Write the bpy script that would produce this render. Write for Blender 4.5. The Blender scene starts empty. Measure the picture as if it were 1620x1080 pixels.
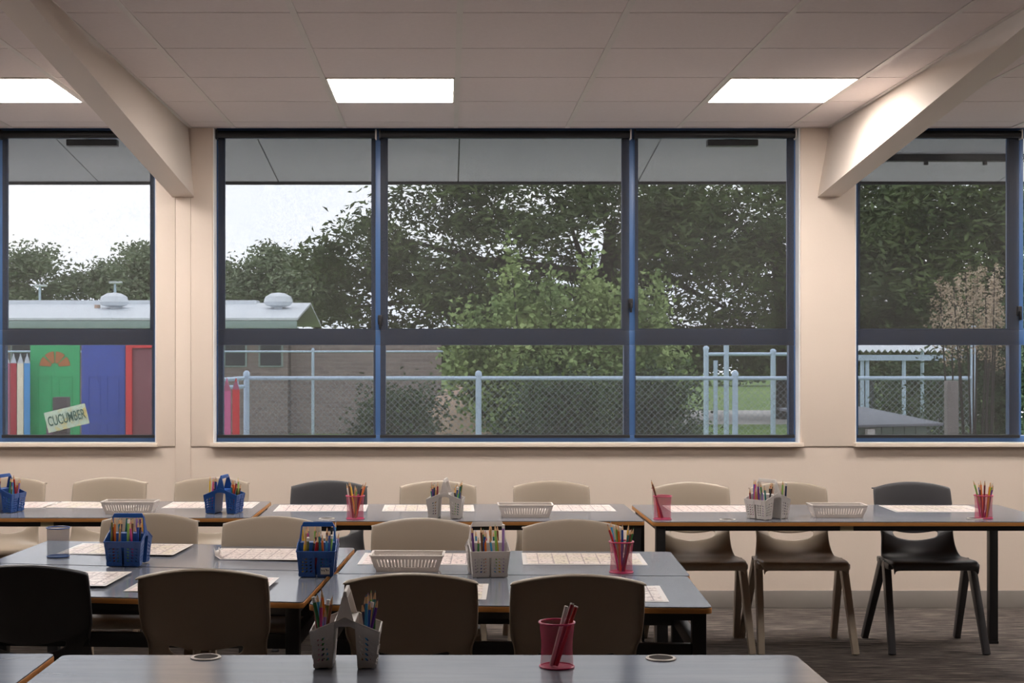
import bpy, bmesh, math, random
import numpy as np
from mathutils import Vector, Matrix

random.seed(7)
scene = bpy.context.scene
COL = scene.collection
R = math.radians
F = 2292.0            # focal length in pixels of the 1620 x 1080 frame
EYE = 1.334           # camera height
CX, CY = 709.0, 570.0 # vanishing point of the room's depth direction

# ------------------------------------------------------------------ camera
cam_d = bpy.data.cameras.new('camera')
cam_d.sensor_width = 36.0
cam_d.lens = F / 1620.0 * 36.0
cam_d.shift_x = (810.0 - CX) / 1620.0
cam_d.shift_y = (CY - 540.0) / 1620.0
cam_d.clip_end = 500
cam = bpy.data.objects.new('camera', cam_d)
cam.location = (0, 0, EYE)
cam.rotation_euler = (R(90), 0, 0)
COL.objects.link(cam)
scene.camera = cam

# ------------------------------------------------------------------ world: bright overcast sky
SKY = 4.0
LAMP = 32.0
LAMP2 = 14.0
world = bpy.data.worlds.new('overcast_sky')
scene.world = world
world.use_nodes = True
wn, wl = world.node_tree.nodes, world.node_tree.links
wn.clear()
wo = wn.new('ShaderNodeOutputWorld')
wb = wn.new('ShaderNodeBackground')
wtc = wn.new('ShaderNodeTexCoord')
wmp = wn.new('ShaderNodeMapping')
wmp.inputs['Scale'].default_value = (1.0, 1.0, 4.0)
wnz = wn.new('ShaderNodeTexNoise')
wnz.inputs['Scale'].default_value = 2.2
wnz.inputs['Detail'].default_value = 5
wcr = wn.new('ShaderNodeValToRGB')
wcr.color_ramp.elements[0].position = 0.30
wcr.color_ramp.elements[0].color = (0.74, 0.83, 0.98, 1)
wcr.color_ramp.elements[1].position = 0.62
wcr.color_ramp.elements[1].color = (0.97, 0.98, 1.0, 1)
wl.new(wtc.outputs['Generated'], wmp.inputs['Vector'])
wl.new(wmp.outputs['Vector'], wnz.inputs['Vector'])
wl.new(wnz.outputs['Fac'], wcr.inputs['Fac'])
wl.new(wcr.outputs['Color'], wb.inputs['Color'])
wb.inputs['Strength'].default_value = SKY
wl.new(wb.outputs['Background'], wo.inputs['Surface'])

scene.view_settings.view_transform = 'Standard'
scene.view_settings.look = 'None'
scene.view_settings.gamma = 1.0
scene.view_settings.use_curve_mapping = False
scene.view_settings.exposure = 0.0

# ------------------------------------------------------------------ materials
MATS = {}


def mat(name, col, rough=0.5, metal=0.0, nscale=0.0, namt=0.0, bump=0.0, bscale=None,
        spec=0.5, stretch=(1, 1, 1), emit=0.0, coat=0.0):
    if name in MATS:
        return MATS[name]
    m = bpy.data.materials.new(name)
    m.use_nodes = True
    n, l = m.node_tree.nodes, m.node_tree.links
    b = n['Principled BSDF']
    b.inputs['Base Color'].default_value = (*col, 1)
    b.inputs['Roughness'].default_value = rough
    b.inputs['Metallic'].default_value = metal
    b.inputs['Specular IOR Level'].default_value = spec
    if coat:
        b.inputs['Coat Weight'].default_value = coat
    if emit:
        b.inputs['Emission Color'].default_value = (*col, 1)
        b.inputs['Emission Strength'].default_value = emit
    nscale = nscale or 12.0
    namt = namt or 0.04
    tc = n.new('ShaderNodeTexCoord')
    mp = n.new('ShaderNodeMapping')
    mp.inputs['Scale'].default_value = stretch
    nz = n.new('ShaderNodeTexNoise')
    nz.inputs['Scale'].default_value = nscale
    nz.inputs['Detail'].default_value = 4
    l.new(tc.outputs['Object'], mp.inputs['Vector'])
    l.new(mp.outputs['Vector'], nz.inputs['Vector'])
    mx = n.new('ShaderNodeMix')
    mx.data_type = 'RGBA'
    lo = [max(0, c * (1 - namt * 1.6)) for c in col]
    hi = [min(1, c * (1 + namt * 1.6)) for c in col]
    mx.inputs['A'].default_value = (*lo, 1)
    mx.inputs['B'].default_value = (*hi, 1)
    l.new(nz.outputs['Fac'], mx.inputs['Factor'])
    l.new(mx.outputs['Result'], b.inputs['Base Color'])
    if bump:
        nb = n.new('ShaderNodeTexNoise')
        nb.inputs['Scale'].default_value = bscale or nscale
        nb.inputs['Detail'].default_value = 3
        l.new(mp.outputs['Vector'], nb.inputs['Vector'])
        bp = n.new('ShaderNodeBump')
        bp.inputs['Strength'].default_value = bump
        bp.inputs['Distance'].default_value = 0.01
        l.new(nb.outputs['Fac'], bp.inputs['Height'])
        l.new(bp.outputs['Normal'], b.inputs['Normal'])
    MATS[name] = m
    return m


def ramp_mat(name, stops, scale, stretch=(1, 1, 1), rough=0.8, bump=0.0, detail=6, spec=0.3):
    m = bpy.data.materials.new(name)
    m.use_nodes = True
    n, l = m.node_tree.nodes, m.node_tree.links
    b = n['Principled BSDF']
    b.inputs['Roughness'].default_value = rough
    b.inputs['Specular IOR Level'].default_value = spec
    tc = n.new('ShaderNodeTexCoord')
    mp = n.new('ShaderNodeMapping')
    mp.inputs['Scale'].default_value = stretch
    nz = n.new('ShaderNodeTexNoise')
    nz.inputs['Scale'].default_value = scale
    nz.inputs['Detail'].default_value = detail
    nz.inputs['Roughness'].default_value = 0.65
    cr = n.new('ShaderNodeValToRGB')
    while len(cr.color_ramp.elements) < len(stops):
        cr.color_ramp.elements.new(0.5)
    for e, (p, c) in zip(cr.color_ramp.elements, stops):
        e.position = p
        e.color = (*c, 1)
    l.new(tc.outputs['Object'], mp.inputs['Vector'])
    l.new(mp.outputs['Vector'], nz.inputs['Vector'])
    l.new(nz.outputs['Fac'], cr.inputs['Fac'])
    l.new(cr.outputs['Color'], b.inputs['Base Color'])
    if bump:
        bp = n.new('ShaderNodeBump')
        bp.inputs['Strength'].default_value = bump
        bp.inputs['Distance'].default_value = 0.01
        l.new(nz.outputs['Fac'], bp.inputs['Height'])
        l.new(bp.outputs['Normal'], b.inputs['Normal'])
    MATS[name] = m
    return m


def sheer_mat(name, col, clear, rough=0.6, weave=0.0, wscale=(400, 400, 400), tint=(1, 1, 1), glossy=False):
    """A see-through weave, wire cloth or pane: part open, part solid."""
    m = bpy.data.materials.new(name)
    m.use_nodes = True
    n, l = m.node_tree.nodes, m.node_tree.links
    out = n['Material Output']
    b = n['Principled BSDF']
    b.inputs['Base Color'].default_value = (*col, 1)
    b.inputs['Roughness'].default_value = rough
    t = n.new('ShaderNodeBsdfTransparent')
    t.inputs['Color'].default_value = (*tint, 1)
    mx = n.new('ShaderNodeMixShader')
    mx.inputs['Fac'].default_value = clear
    if weave:
        tc = n.new('ShaderNodeTexCoord')
        mp = n.new('ShaderNodeMapping')
        mp.inputs['Scale'].default_value = wscale
        nz = n.new('ShaderNodeTexNoise')
        nz.inputs['Scale'].default_value = 1.0
        nz.inputs['Detail'].default_value = 3
        mr = n.new('ShaderNodeMapRange')
        mr.inputs['From Min'].default_value = 0.3
        mr.inputs['From Max'].default_value = 0.7
        mr.inputs['To Min'].default_value = clear - weave
        mr.inputs['To Max'].default_value = clear + weave
        l.new(tc.outputs['Object'], mp.inputs['Vector'])
        l.new(mp.outputs['Vector'], nz.inputs['Vector'])
        l.new(nz.outputs['Fac'], mr.inputs['Value'])
        l.new(mr.outputs['Result'], mx.inputs['Fac'])
    surf = b.outputs['BSDF']
    if glossy:
        g = n.new('ShaderNodeBsdfGlossy')
        g.inputs['Roughness'].default_value = 0.0
        surf = g.outputs['BSDF']
    l.new(surf, mx.inputs[1])
    l.new(t.outputs['BSDF'], mx.inputs[2])
    l.new(mx.outputs['Shader'], out.inputs['Surface'])
    MATS[name] = m
    return m


# ------------------------------------------------------------------ mesh helpers
class MB:
    def __init__(self):
        self.v, self.f, self.m = [], [], []

    def add(self, vs, fs, mi=0):
        o = len(self.v)
        self.v += [tuple(p) for p in vs]
        self.f += [tuple(o + i for i in f) for f in fs]
        self.m += [mi] * len(fs)
        return self

    def box(self, x0, x1, y0, y1, z0, z1, mi=0):
        vs = [(x0, y0, z0), (x1, y0, z0), (x1, y1, z0), (x0, y1, z0),
              (x0, y0, z1), (x1, y0, z1), (x1, y1, z1), (x0, y1, z1)]
        return self.hexa(vs, mi)

    def hexa(self, vs, mi=0):
        return self.add(vs, [(0, 3, 2, 1), (4, 5, 6, 7), (0, 1, 5, 4), (1, 2, 6, 5), (2, 3, 7, 6), (3, 0, 4, 7)], mi)

    def bar(self, p0, p1, w0, d0, w1=None, d1=None, up=(0, 1, 0), mi=0):
        """Tapered rectangular bar from p0 to p1."""
        p0, p1 = Vector(p0), Vector(p1)
        w1 = w0 if w1 is None else w1
        d1 = d0 if d1 is None else d1
        a = (p1 - p0).normalized()
        s = a.cross(Vector(up))
        if s.length < 1e-4:
            s = a.cross(Vector((1, 0, 0)))
        s.normalize()
        t = s.cross(a).normalized()
        vs = []
        for p, w, d in ((p0, w0, d0), (p1, w1, d1)):
            for i, j in ((-1, -1), (1, -1), (1, 1), (-1, 1)):
                vs.append(p + s * (i * w / 2) + t * (j * d / 2))
        return self.hexa(vs, mi)

    def cyl(self, p0, p1, r0, r1=None, n=12, caps=True, mi=0):
        p0, p1 = Vector(p0), Vector(p1)
        r1 = r0 if r1 is None else r1
        a = (p1 - p0).normalized()
        s = a.cross(Vector((0, 0, 1)))
        if s.length < 1e-4:
            s = Vector((1, 0, 0))
        s.normalize()
        t = a.cross(s).normalized()
        vs, fs = [], []
        for p, r in ((p0, r0), (p1, r1)):
            for k in range(n):
                an = 2 * math.pi * k / n
                vs.append(p + s * (r * math.cos(an)) + t * (r * math.sin(an)))
        for k in range(n):
            fs.append((k, (k + 1) % n, n + (k + 1) % n, n + k))
        if caps:
            fs.append(tuple(range(n - 1, -1, -1)))
            fs.append(tuple(range(n, 2 * n)))
        return self.add(vs, fs, mi)

    def tube(self, pts, rs, n=8, mi=0):
        for i in range(len(pts) - 1):
            r0 = rs[i] if isinstance(rs, (list, tuple)) else rs
            r1 = rs[i + 1] if isinstance(rs, (list, tuple)) else rs
            self.cyl(pts[i], pts[i + 1], r0, r1, n, True, mi)
        return self

    def lathe(self, prof, n=32, c=(0, 0, 0), close=False, mi=0):
        vs, fs = [], []
        for r, z in prof:
            for k in range(n):
                a = 2 * math.pi * k / n
                vs.append((c[0] + r * math.cos(a), c[1] + r * math.sin(a), c[2] + z))
        q = len(prof)
        for i in range(q if close else q - 1):
            j = (i + 1) % q
            for k in range(n):
                k2 = (k + 1) % n
                fs.append((i * n + k, i * n + k2, j * n + k2, j * n + k))
        return self.add(vs, fs, mi)

    def prism(self, outline, z0, z1, mi=0):
        n = len(outline)
        vs = [(x, y, z0) for x, y in outline] + [(x, y, z1) for x, y in outline]
        fs = [tuple(range(n - 1, -1, -1)), tuple(range(n, 2 * n))]
        for k in range(n):
            k2 = (k + 1) % n
            fs.append((k, k2, n + k2, n + k))
        return self.add(vs, fs, mi)

    def slab_xz(self, outline, y0, y1, mi=0):
        """Prism of an x-z outline between two depths."""
        n = len(outline)
        vs = [(x, y0, z) for x, z in outline] + [(x, y1, z) for x, z in outline]
        fs = [tuple(range(n)), tuple(range(2 * n - 1, n - 1, -1))]
        for k in range(n):
            k2 = (k + 1) % n
            fs.append((k, n + k, n + k2, k2))
        return self.add(vs, fs, mi)

    def mesh(self, name, mats, smooth=False, bevel=0.0, seg=2, solid=0.0, subsurf=0, angle=40):
        me = bpy.data.meshes.new(name)
        me.from_pydata(self.v, [], self.f)
        if not isinstance(mats, (list, tuple)):
            mats = [mats]
        for m in mats:
            me.materials.append(m)
        if len(mats) > 1:
            me.polygons.foreach_set('material_index', self.m)
        bm = bmesh.new()
        bm.from_mesh(me)
        bmesh.ops.recalc_face_normals(bm, faces=bm.faces)
        if bevel:
            ed = [e for e in bm.edges if len(e.link_faces) == 2 and e.calc_face_angle(0) > R(25)]
            bmesh.ops.bevel(bm, geom=ed, offset=bevel, segments=seg, profile=0.6, affect='EDGES', clamp_overlap=True)
        bm.to_mesh(me)
        bm.free()
        if solid or subsurf:
            o = bpy.data.objects.new('temporary', me)
            COL.objects.link(o)
            if solid:
                md = o.modifiers.new('s', 'SOLIDIFY')
                md.thickness = abs(solid)
                md.offset = -1 if solid > 0 else 1
            if subsurf:
                md = o.modifiers.new('u', 'SUBSURF')
                md.levels = subsurf
                md.render_levels = subsurf
            dg = bpy.context.evaluated_depsgraph_get()
            me2 = bpy.data.meshes.new_from_object(o.evaluated_get(dg), depsgraph=dg)
            bpy.data.objects.remove(o)
            me2.name = name
            me = me2
        if smooth or bevel or subsurf:
            me.polygons.foreach_set('use_smooth', [True] * len(me.polygons))
            try:
                me.set_sharp_from_angle(angle=R(angle))
            except Exception:
                pass
        return me

    def build(self, name, mats, parent=None, loc=None, rz=0.0, **kw):
        return link(name, self.mesh(name, mats, **kw), parent, loc, rz)


def link(name, me, parent=None, loc=None, rz=0.0):
    o = bpy.data.objects.new(name, me)
    COL.objects.link(o)
    if parent is not None:
        o.parent = parent
    if loc is not None:
        o.location = loc
    if rz:
        o.rotation_euler = (0, 0, rz)
    return o


def tag(o, label, cat, group=None, kind=None):
    o['label'] = label
    o['category'] = cat
    if group:
        o['group'] = group
    if kind:
        o['kind'] = kind
    return o


def struct(o, label, cat):
    return tag(o, label, cat, kind='structure')


def thing(name, label, cat, loc=(0, 0, 0), rz=0.0, group=None):
    o = bpy.data.objects.new(name, None)
    o.empty_display_size = 0.1
    COL.objects.link(o)
    o.location = loc
    o.rotation_euler = (0, 0, rz)
    return tag(o, label, cat, group)


def copy_tree(o, loc, rz, label, group=None, parent=None):
    c = o.copy()
    COL.objects.link(c)
    c.parent = parent
    if parent is None:
        c.location = loc
        c.rotation_euler = (0, 0, rz)
        c['label'] = label
        if group:
            c['group'] = group
    for ch in list(o.children):
        copy_tree(ch, None, 0, None, None, c)
    return c


def wx(px, d):
    """Room x of a picture column at depth d."""
    return (px - CX) * d / F


def wz(py, d):
    """Room z of a picture row at depth d."""
    return EYE + (CY - py) * d / F


def swap(o, m):
    """Give an object's mesh copy another material."""
    o.data = o.data.copy()
    o.data.materials.clear()
    o.data.materials.append(m)


# ------------------------------------------------------------------ palette
M_WALL = mat('wall_paint', (0.70, 0.60, 0.515), 0.55, nscale=3, namt=0.02, bump=0.03, bscale=90)
M_WHITE = mat('white_paint', (0.78, 0.76, 0.74), 0.5)
M_TILE = mat('ceiling_tile', (0.73, 0.66, 0.645), 0.9, nscale=60, namt=0.03, bump=0.08, bscale=240)
M_TBAR = mat('ceiling_grid_metal', (0.66, 0.61, 0.58), 0.45)
M_VOID = mat('ceiling_void', (0.10, 0.09, 0.085), 0.9)
M_BEAM = mat('beam_paint', (0.70, 0.62, 0.55), 0.5, nscale=3, namt=0.02)
M_SKIRT = mat('skirting_vinyl', (0.27, 0.245, 0.225), 0.5)
M_FRAME = mat('blue_powder_coat', (0.075, 0.165, 0.37), 0.35, nscale=4, namt=0.05)
M_BLACK = mat('black_metal', (0.012, 0.012, 0.014), 0.4)
M_BLKPL = mat('black_plastic', (0.014, 0.014, 0.017), 0.35)
M_REVEAL = mat('reveal_paint', (0.82, 0.83, 0.84), 0.5)
M_FABRIC = sheer_mat('screen_fabric', (0.042, 0.041, 0.043), 0.51, 0.8, weave=0.02, wscale=(260, 260, 60))
M_GLASS = sheer_mat('window_glass', (1, 1, 1), 0.996, glossy=True)
M_LAM = ramp_mat('grey_laminate', [(0.3, (0.135, 0.147, 0.178)), (0.7, (0.18, 0.195, 0.232))], 2.5, (1.0, 9.0, 1.0), rough=0.16, spec=0.5)
M_EDGE = mat('timber_edge', (0.50, 0.22, 0.06), 0.45, nscale=30, namt=0.15, stretch=(1, 8, 20))
M_CHAIR_T = mat('taupe_plastic', (0.36, 0.30, 0.235), 0.36, nscale=200, namt=0.02, bump=0.02, bscale=400)
M_CHAIR_D = mat('charcoal_plastic', (0.045, 0.045, 0.05), 0.36, nscale=200, namt=0.02, bump=0.02, bscale=400)
M_CAD_W = mat('white_plastic', (0.70, 0.66, 0.63), 0.4)
M_TRAY = mat('tray_plastic', (0.80, 0.75, 0.71), 0.4)


def translucent(m, fac):
    n, l = m.node_tree.nodes, m.node_tree.links
    b, out = n['Principled BSDF'], n['Material Output']
    t = n.new('ShaderNodeBsdfTranslucent')
    t.inputs['Color'].default_value = b.inputs['Base Color'].default_value
    mx = n.new('ShaderNodeMixShader')
    mx.inputs['Fac'].default_value = fac
    l.new(b.outputs['BSDF'], mx.inputs[1])
    l.new(t.outputs['BSDF'], mx.inputs[2])
    l.new(mx.outputs['Shader'], out.inputs['Surface'])


translucent(M_CAD_W, 0.3)
translucent(M_TRAY, 0.35)
M_CAD_B = mat('blue_plastic', (0.010, 0.065, 0.26), 0.35)
M_PINKM = sheer_mat('pink_wire_cloth', (0.52, 0.035, 0.12), 0.58, 0.4, weave=0.12, wscale=(700, 700, 700))
M_PINK = mat('pink_wire', (0.52, 0.035, 0.12), 0.35)
M_BLUEM = sheer_mat('blue_wire_cloth', (0.008, 0.025, 0.09), 0.58, 0.4, weave=0.12, wscale=(700, 700, 700))
M_BLUEW = mat('blue_wire', (0.02, 0.07, 0.25), 0.3)
M_WOOD = mat('pencil_wood', (0.62, 0.38, 0.2), 0.6)
M_STICK = mat('sticker_paper', (0.72, 0.68, 0.62), 0.6)
M_INK = mat('ink', (0.03, 0.03, 0.04), 0.6)
M_CARPET = ramp_mat('carpet', [(0.34, (0.022, 0.021, 0.021)), (0.5, (0.085, 0.072, 0.066)), (0.66, (0.24, 0.205, 0.18))], 26, (0.22, 2.6, 1), rough=0.95, bump=0.35)

# ------------------------------------------------------------------ the room
YW = 7.82      # inner face of the window wall
ZC = 2.587     # ceiling
XL, XR, YB = -5.0, 6.6, -6.0
ZS = 0.890     # window sill
L_OUT = (-4.72, -1.576)
C_OUT = (-1.269, 1.900)
R_OUT = (2.197, 5.37)

struct(MB().box(XL, XR, YB, YW + 0.2, -0.1, 0.0).build('floor', M_CARPET), 'dark grey brown streaked carpet floor', 'floor')
w = MB().box(XL, XR, YW, YW + 0.2, 0, ZS - 0.02)
for a, b in ((XL, L_OUT[0]), (L_OUT[1], C_OUT[0]), (C_OUT[1], R_OUT[0]), (R_OUT[1], XR)):
    w.box(a, b, YW, YW + 0.2, ZS - 0.02, ZC + 0.1)
struct(w.build('wall_back', M_WALL), 'beige painted window wall behind the tables', 'wall')
M_WALL2 = mat('side_wall_paint', (0.66, 0.565, 0.475), 0.6)
struct(MB().box(XL - 0.2, XL, YB, YW + 0.2, -0.1, ZC + 0.2).build('wall_left', M_WALL2), 'beige side wall outside the left of the picture', 'wall')
struct(MB().box(XR, XR + 0.2, YB, YW + 0.2, -0.1, ZC + 0.2).build('wall_right', M_WALL2), 'beige side wall outside the right of the picture', 'wall')
struct(MB().box(XL, XR, YB - 0.2, YB, -0.1, ZC + 0.2).build('wall_front', M_WALL2), 'beige wall behind the camera', 'wall')
struct(MB().box(XL, XR, YW - 0.012, YW, 0.0, 0.094).build('baseboard_back', M_SKIRT, bevel=0.003), 'grey vinyl skirting along the window wall', 'skirting')
# cover strip on the left column, panel joints
struct(MB().box(-1.4706, -1.389, YW - 0.006, YW, 0.094, 2.24).build('trim_1', M_WALL, bevel=0.0015), 'narrow painted cover strip down the left column', 'trim')
for k, (a, b) in enumerate(((L_OUT[1] + 0.003, -1.472), (-1.387, C_OUT[0] - 0.003), (C_OUT[1] + 0.003, R_OUT[0] - 0.003))):
    o = MB().box(a, b, YW - 0.007, YW, 0.872, ZC).build('trim_%d' % (k + 2), M_WALL, bevel=0.001)
    struct(o, ['upper wall lining left of the cover strip', 'upper wall lining right of the cover strip', 'upper wall lining on the right column'][k], 'trim')

# ceiling: grid bars, tiles, edge angles
TX0, TY0 = 0.042, 7.638
ceil = struct(MB().box(XL, XR, YB, YW + 0.2, ZC + 0.03, ZC + 0.12).build('ceiling', M_VOID), 'suspended ceiling of pinkish white tiles', 'ceiling')
rows = [(TY0 + 0.0, YW)] + [(TY0 - 0.6 * (k + 1), TY0 - 0.6 * k) for k in range(23)]
cols = [(TX0 + 0.6 * k, TX0 + 0.6 * (k + 1)) for k in range(-8, 10)]
LIGHTS = [(c, r) for r in (2, 6) for c in (-7, -4, -1, 2, 5, 8)]
tile_cache = {}
rest = MB()
for ci, (a, b) in zip(range(-8, 10), cols):
    parts = [(a, b)]
    if ci == -3:
        parts = [(a, -1.495), (-1.401, b)]
    if ci == 3:
        parts = [(a, 2.058), (2.118, b)]
    for ri, (y0, y1) in enumerate(rows):
        if (ci, ri) in LIGHTS:
            continue
        for (p, q) in parts:
            x0, x1 = p + 0.011, q - 0.011
            if x1 - x0 < 0.02:
                continue
            seen = ri <= 6 and -5 <= ci <= 5
            if not seen:
                rest.box(x0, x1, y0 + 0.0035, y1 - 0.0035, ZC + 0.004, ZC + 0.022)
                continue
            key = (round(x1 - x0, 3), round(y1 - y0, 3))
            if key not in tile_cache:
                hx, hy = key[0] / 2, key[1] / 2 - 0.0035
                tile_cache[key] = MB().box(-hx, hx, -hy, hy, 0.004, 0.022).mesh('ceiling_tile', M_TILE)
            o = link('ceiling_tile', tile_cache[key], ceil, ((x0 + x1) / 2, (y0 + y1) / 2, ZC))
o = rest.build('ceiling_tile_field', M_TILE, ceil)
o['kind'] = 'stuff'
for k in range(-8, 11):
    x = TX0 + 0.6 * k
    MB().box(x - 0.012, x + 0.012, YB, YW, ZC, ZC + 0.006).build('ceiling_grid_bar', M_TBAR, ceil)
for (x, s) in ((-1.401, 1), (-1.497, -1), (2.058, -1), (2.118, 1)):
    MB().box(min(x, x + s * 0.02), max(x, x + s * 0.02), 3.9, YW, ZC + 0.001, ZC + 0.006).build('edge_angle', M_TBAR, ceil)
MB().box(XL, XR, YW - 0.02, YW, ZC + 0.0005, ZC + 0.006).build('edge_angle', M_TBAR, ceil)


def beam(name, xb0, xb1, xt0, xt1, label):
    zb = lambda d: 2.214 + 0.0965 * (YW - d)
    d0, d1 = 3.85, YW - 0.002
    zt = ZC + 0.028
    vs = [(xb0, d0, zb(d0)), (xb1, d0, zb(d0)), (xb1, d1, zb(d1)), (xb0, d1, zb(d1)),
          (xt0, d0, zt), (xt1, d0, zt), (xt1, d1, zt), (xt0, d1, zt)]
    vs[0] = (xb0, d0, min(zb(d0), zt - 0.002)); vs[1] = (xb1, d0, min(zb(d0), zt - 0.002))
    struct(MB().hexa(vs).build(name, M_BEAM, bevel=0.004), label, 'beam')


beam('haunched_beam', -1.490, -1.370, -1.490, -1.405, 'sloping boxed roof beam meeting the left column')
beam('haunched_beam', 1.992, 2.112, 2.064, 2.112, 'sloping boxed roof beam meeting the right column')

# ceiling lights
M_DIFF = mat('lit_diffuser', (1.0, 0.92, 0.86), 0.5, emit=LAMP)
M_DIFF2 = mat('dimmed_diffuser', (1.0, 0.92, 0.86), 0.5, emit=LAMP2)
M_LFR = mat('light_frame', (0.8, 0.76, 0.72), 0.4)
lab = {-4: 'lit square ceiling panel beside the left beam', -1: 'lit square ceiling panel above the middle of the centre window',
       2: 'lit square ceiling panel beside the right beam', 5: 'lit square ceiling panel beyond the right beam, out of the picture',
       -7: 'lit square ceiling panel far left, out of the picture', 8: 'lit square ceiling panel far right, out of the picture'}
for ci, ri in LIGHTS:
    x = TX0 + 0.6 * ci + 0.3
    y = TY0 - 0.6 * (ri - 1) - 0.3
    t = thing('ceiling_light', lab[ci] if ri == 2 else 'lit ceiling panel nearer the camera, out of the picture, %s row place' % {-7: 'first', -4: 'second', -1: 'third', 2: 'fourth', 5: 'fifth', 8: 'sixth'}[ci], 'ceiling light', (x, y, ZC), group='ceiling light panels')
    fr = MB()
    for a in (-1, 1):
        fr.box(a * 0.285 - 0.004, a * 0.285 + 0.004, -0.289, 0.289, -0.002, 0.02)
        fr.box(-0.281, 0.281, a * 0.293 - 0.004, a * 0.293 + 0.004, -0.002, 0.02)
    fr.build('frame', M_LFR, t)
    MB().box(-0.280, 0.280, -0.288, 0.288, 0.0005, 0.012).build('diffuser', M_DIFF if ri == 2 else M_DIFF2, t)


# ------------------------------------------------------------------ windows
def window(name, x0, x1, mull, label, latches):
    yf0, yf1 = YW + 0.085, YW + 0.135
    z0, z1 = ZS, ZC + 0.02
    top = struct(bpy.data.objects.new(name, None), label, 'window')
    COL.objects.link(top)
    for s in (x0, x1):
        a, b = (s, s + 0.006) if s == x0 else (s - 0.006, s)
        MB().box(a, b, YW + 0.001, YW + 0.2, z0, z1).build('reveal', M_REVEAL, top)
    MB().box(x0 - 0.012, x1 + 0.012, YW - 0.040, YW + 0.0, z0 - 0.021, z0).build('sill', M_WALL, top, bevel=0.003)
    MB().box(x0 + 0.001, x1 - 0.001, YW, YW + 0.2, z0 - 0.019, z0).build('sill_inner', M_REVEAL, top)
    xs = [x0 + 0.006] + list(mull) + [x1 - 0.006]
    MB().box(x0 + 0.006, x1 - 0.006, yf0, yf1, z0, z0 + 0.035).build('bottom_rail', M_FRAME, top, bevel=0.003)
    MB().box(x0 + 0.006, x1 - 0.006, yf0, yf1, z1 - 0.05, z1).build('head_rail', M_FRAME, top, bevel=0.003)
    MB().box(x0 + 0.006, x1 - 0.006, yf0, yf1, 1.418, 1.498).build('transom', M_FRAME, top, bevel=0.004)
    for i, s in enumerate(xs):
        a, b = s - 0.033, s + 0.033
        if i == 0:
            a, b = s, s + 0.035
        if i == len(xs) - 1:
            a, b = s - 0.035, s
        for (za, zb) in ((z0 + 0.035, 1.418), (1.498, z1 - 0.05)):
            MB().box(a, b, yf0 - 0.001, yf1, za, zb).build('mullion' if 0 < i < len(xs) - 1 else 'stile', M_FRAME, top, bevel=0.003)
    for i in range(len(xs) - 1):
        a, b = xs[i] + 0.033, xs[i + 1] - 0.033
        for za, zb in ((z0 + 0.035, 1.418), (1.498, z1 - 0.05)):
            MB().box(a, b, yf0 + 0.02, yf0 + 0.026, za, zb).build('pane', M_GLASS, top)
        # slim upper sash
        s = MB()
        s.box(a, a + 0.012, yf0 + 0.002, yf0 + 0.019, 1.498, z1 - 0.05)
        s.box(b - 0.012, b, yf0 + 0.002, yf0 + 0.019, 1.498, z1 - 0.05)
        s.box(a + 0.012, b - 0.012, yf0 + 0.002, yf0 + 0.019, 1.498, 1.508)
        s.box(a + 0.012, b - 0.012, yf0 + 0.002, yf0 + 0.019, z1 - 0.062, z1 - 0.05)
        s.build('sash', M_FRAME, top)
    for (lx, lz) in latches:
        m = MB().box(lx - 0.012, lx + 0.012, yf0 - 0.025, yf0, lz - 0.026, lz + 0.026)
        m.box(lx - 0.006, lx + 0.006, yf0 - 0.04, yf0 - 0.02, lz - 0.05, lz + 0.0)
        m.build('latch', M_BLKPL, top, bevel=0.004)
    return top


def blind(x0, x1, label):
    yb = YW + 0.048
    t = thing('roller_blind', label, 'blind', ((x0 + x1) / 2, yb, ZS + 0.02), group='sheer roller blinds')
    h = (x1 - x0) / 2
    zr = 2.560 - (ZS + 0.02)
    MB().cyl((-h, 0, zr), (h, 0, zr), 0.0205, n=20).build('roller_tube', M_BLACK, t, smooth=True)
    MB().box(-h + 0.003, h - 0.003, 0.0195, 0.0203, 0.008, zr).build('fabric', M_FABRIC, t)
    MB().box(-h, h, 0.012, 0.026, 0.002, 0.020).build('bottom_rail', M_BLACK, t, bevel=0.004)
    for s in (-1, 1):
        MB().box(s * h - 0.004, s * h + 0.004, -0.022, 0.03, zr - 0.026, zr + 0.026).build('bracket', M_WHITE if s > 0 else M_BLKPL, t, bevel=0.002)


YF = YW + 0.085
m1, m2 = wx(600.5, YF), wx(996.5, YF)
window('window_1', *L_OUT, [-3.83, wx(-1, YF)], 'left window looking onto painted doors and a low roof', [])
window('window_2', *C_OUT, [m1, m2], 'wide centre window looking onto trees and a wire fence',
       [(m1 + 0.004, wz(506, YF)), (m2 + 0.002, wz(480, YF))])
window('window_3', *R_OUT, [wx(1606, YF), 4.49], 'right window looking onto a dark tree and a garden shelter', [(wx(1611, YF), wz(492, YF))])
YBL = YW + 0.068
blind(wx(3, YBL), wx(244.5, YBL), 'sheer dark roller blind in the left window, nearest the left column')
blind(-3.8, wx(-2.5, YBL), 'sheer dark roller blind further left, almost out of the picture')
blind(wx(344, YBL), wx(595, YBL), 'sheer dark roller blind over the left pane of the centre window')
blind(wx(601, YBL), wx(996.5, YBL), 'widest sheer roller blind over the middle pane of the centre window')
blind(wx(1003.5, YBL), wx(1257, YBL), 'sheer dark roller blind over the right pane of the centre window')
blind(wx(1356, YBL), wx(1613, YBL), 'sheer dark roller blind in the right window by the right column')
blind(wx(1640, YBL), 4.5, 'sheer roller blind further right, out of the picture')

# ------------------------------------------------------------------ furniture: chairs
chair_kind = {}


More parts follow.
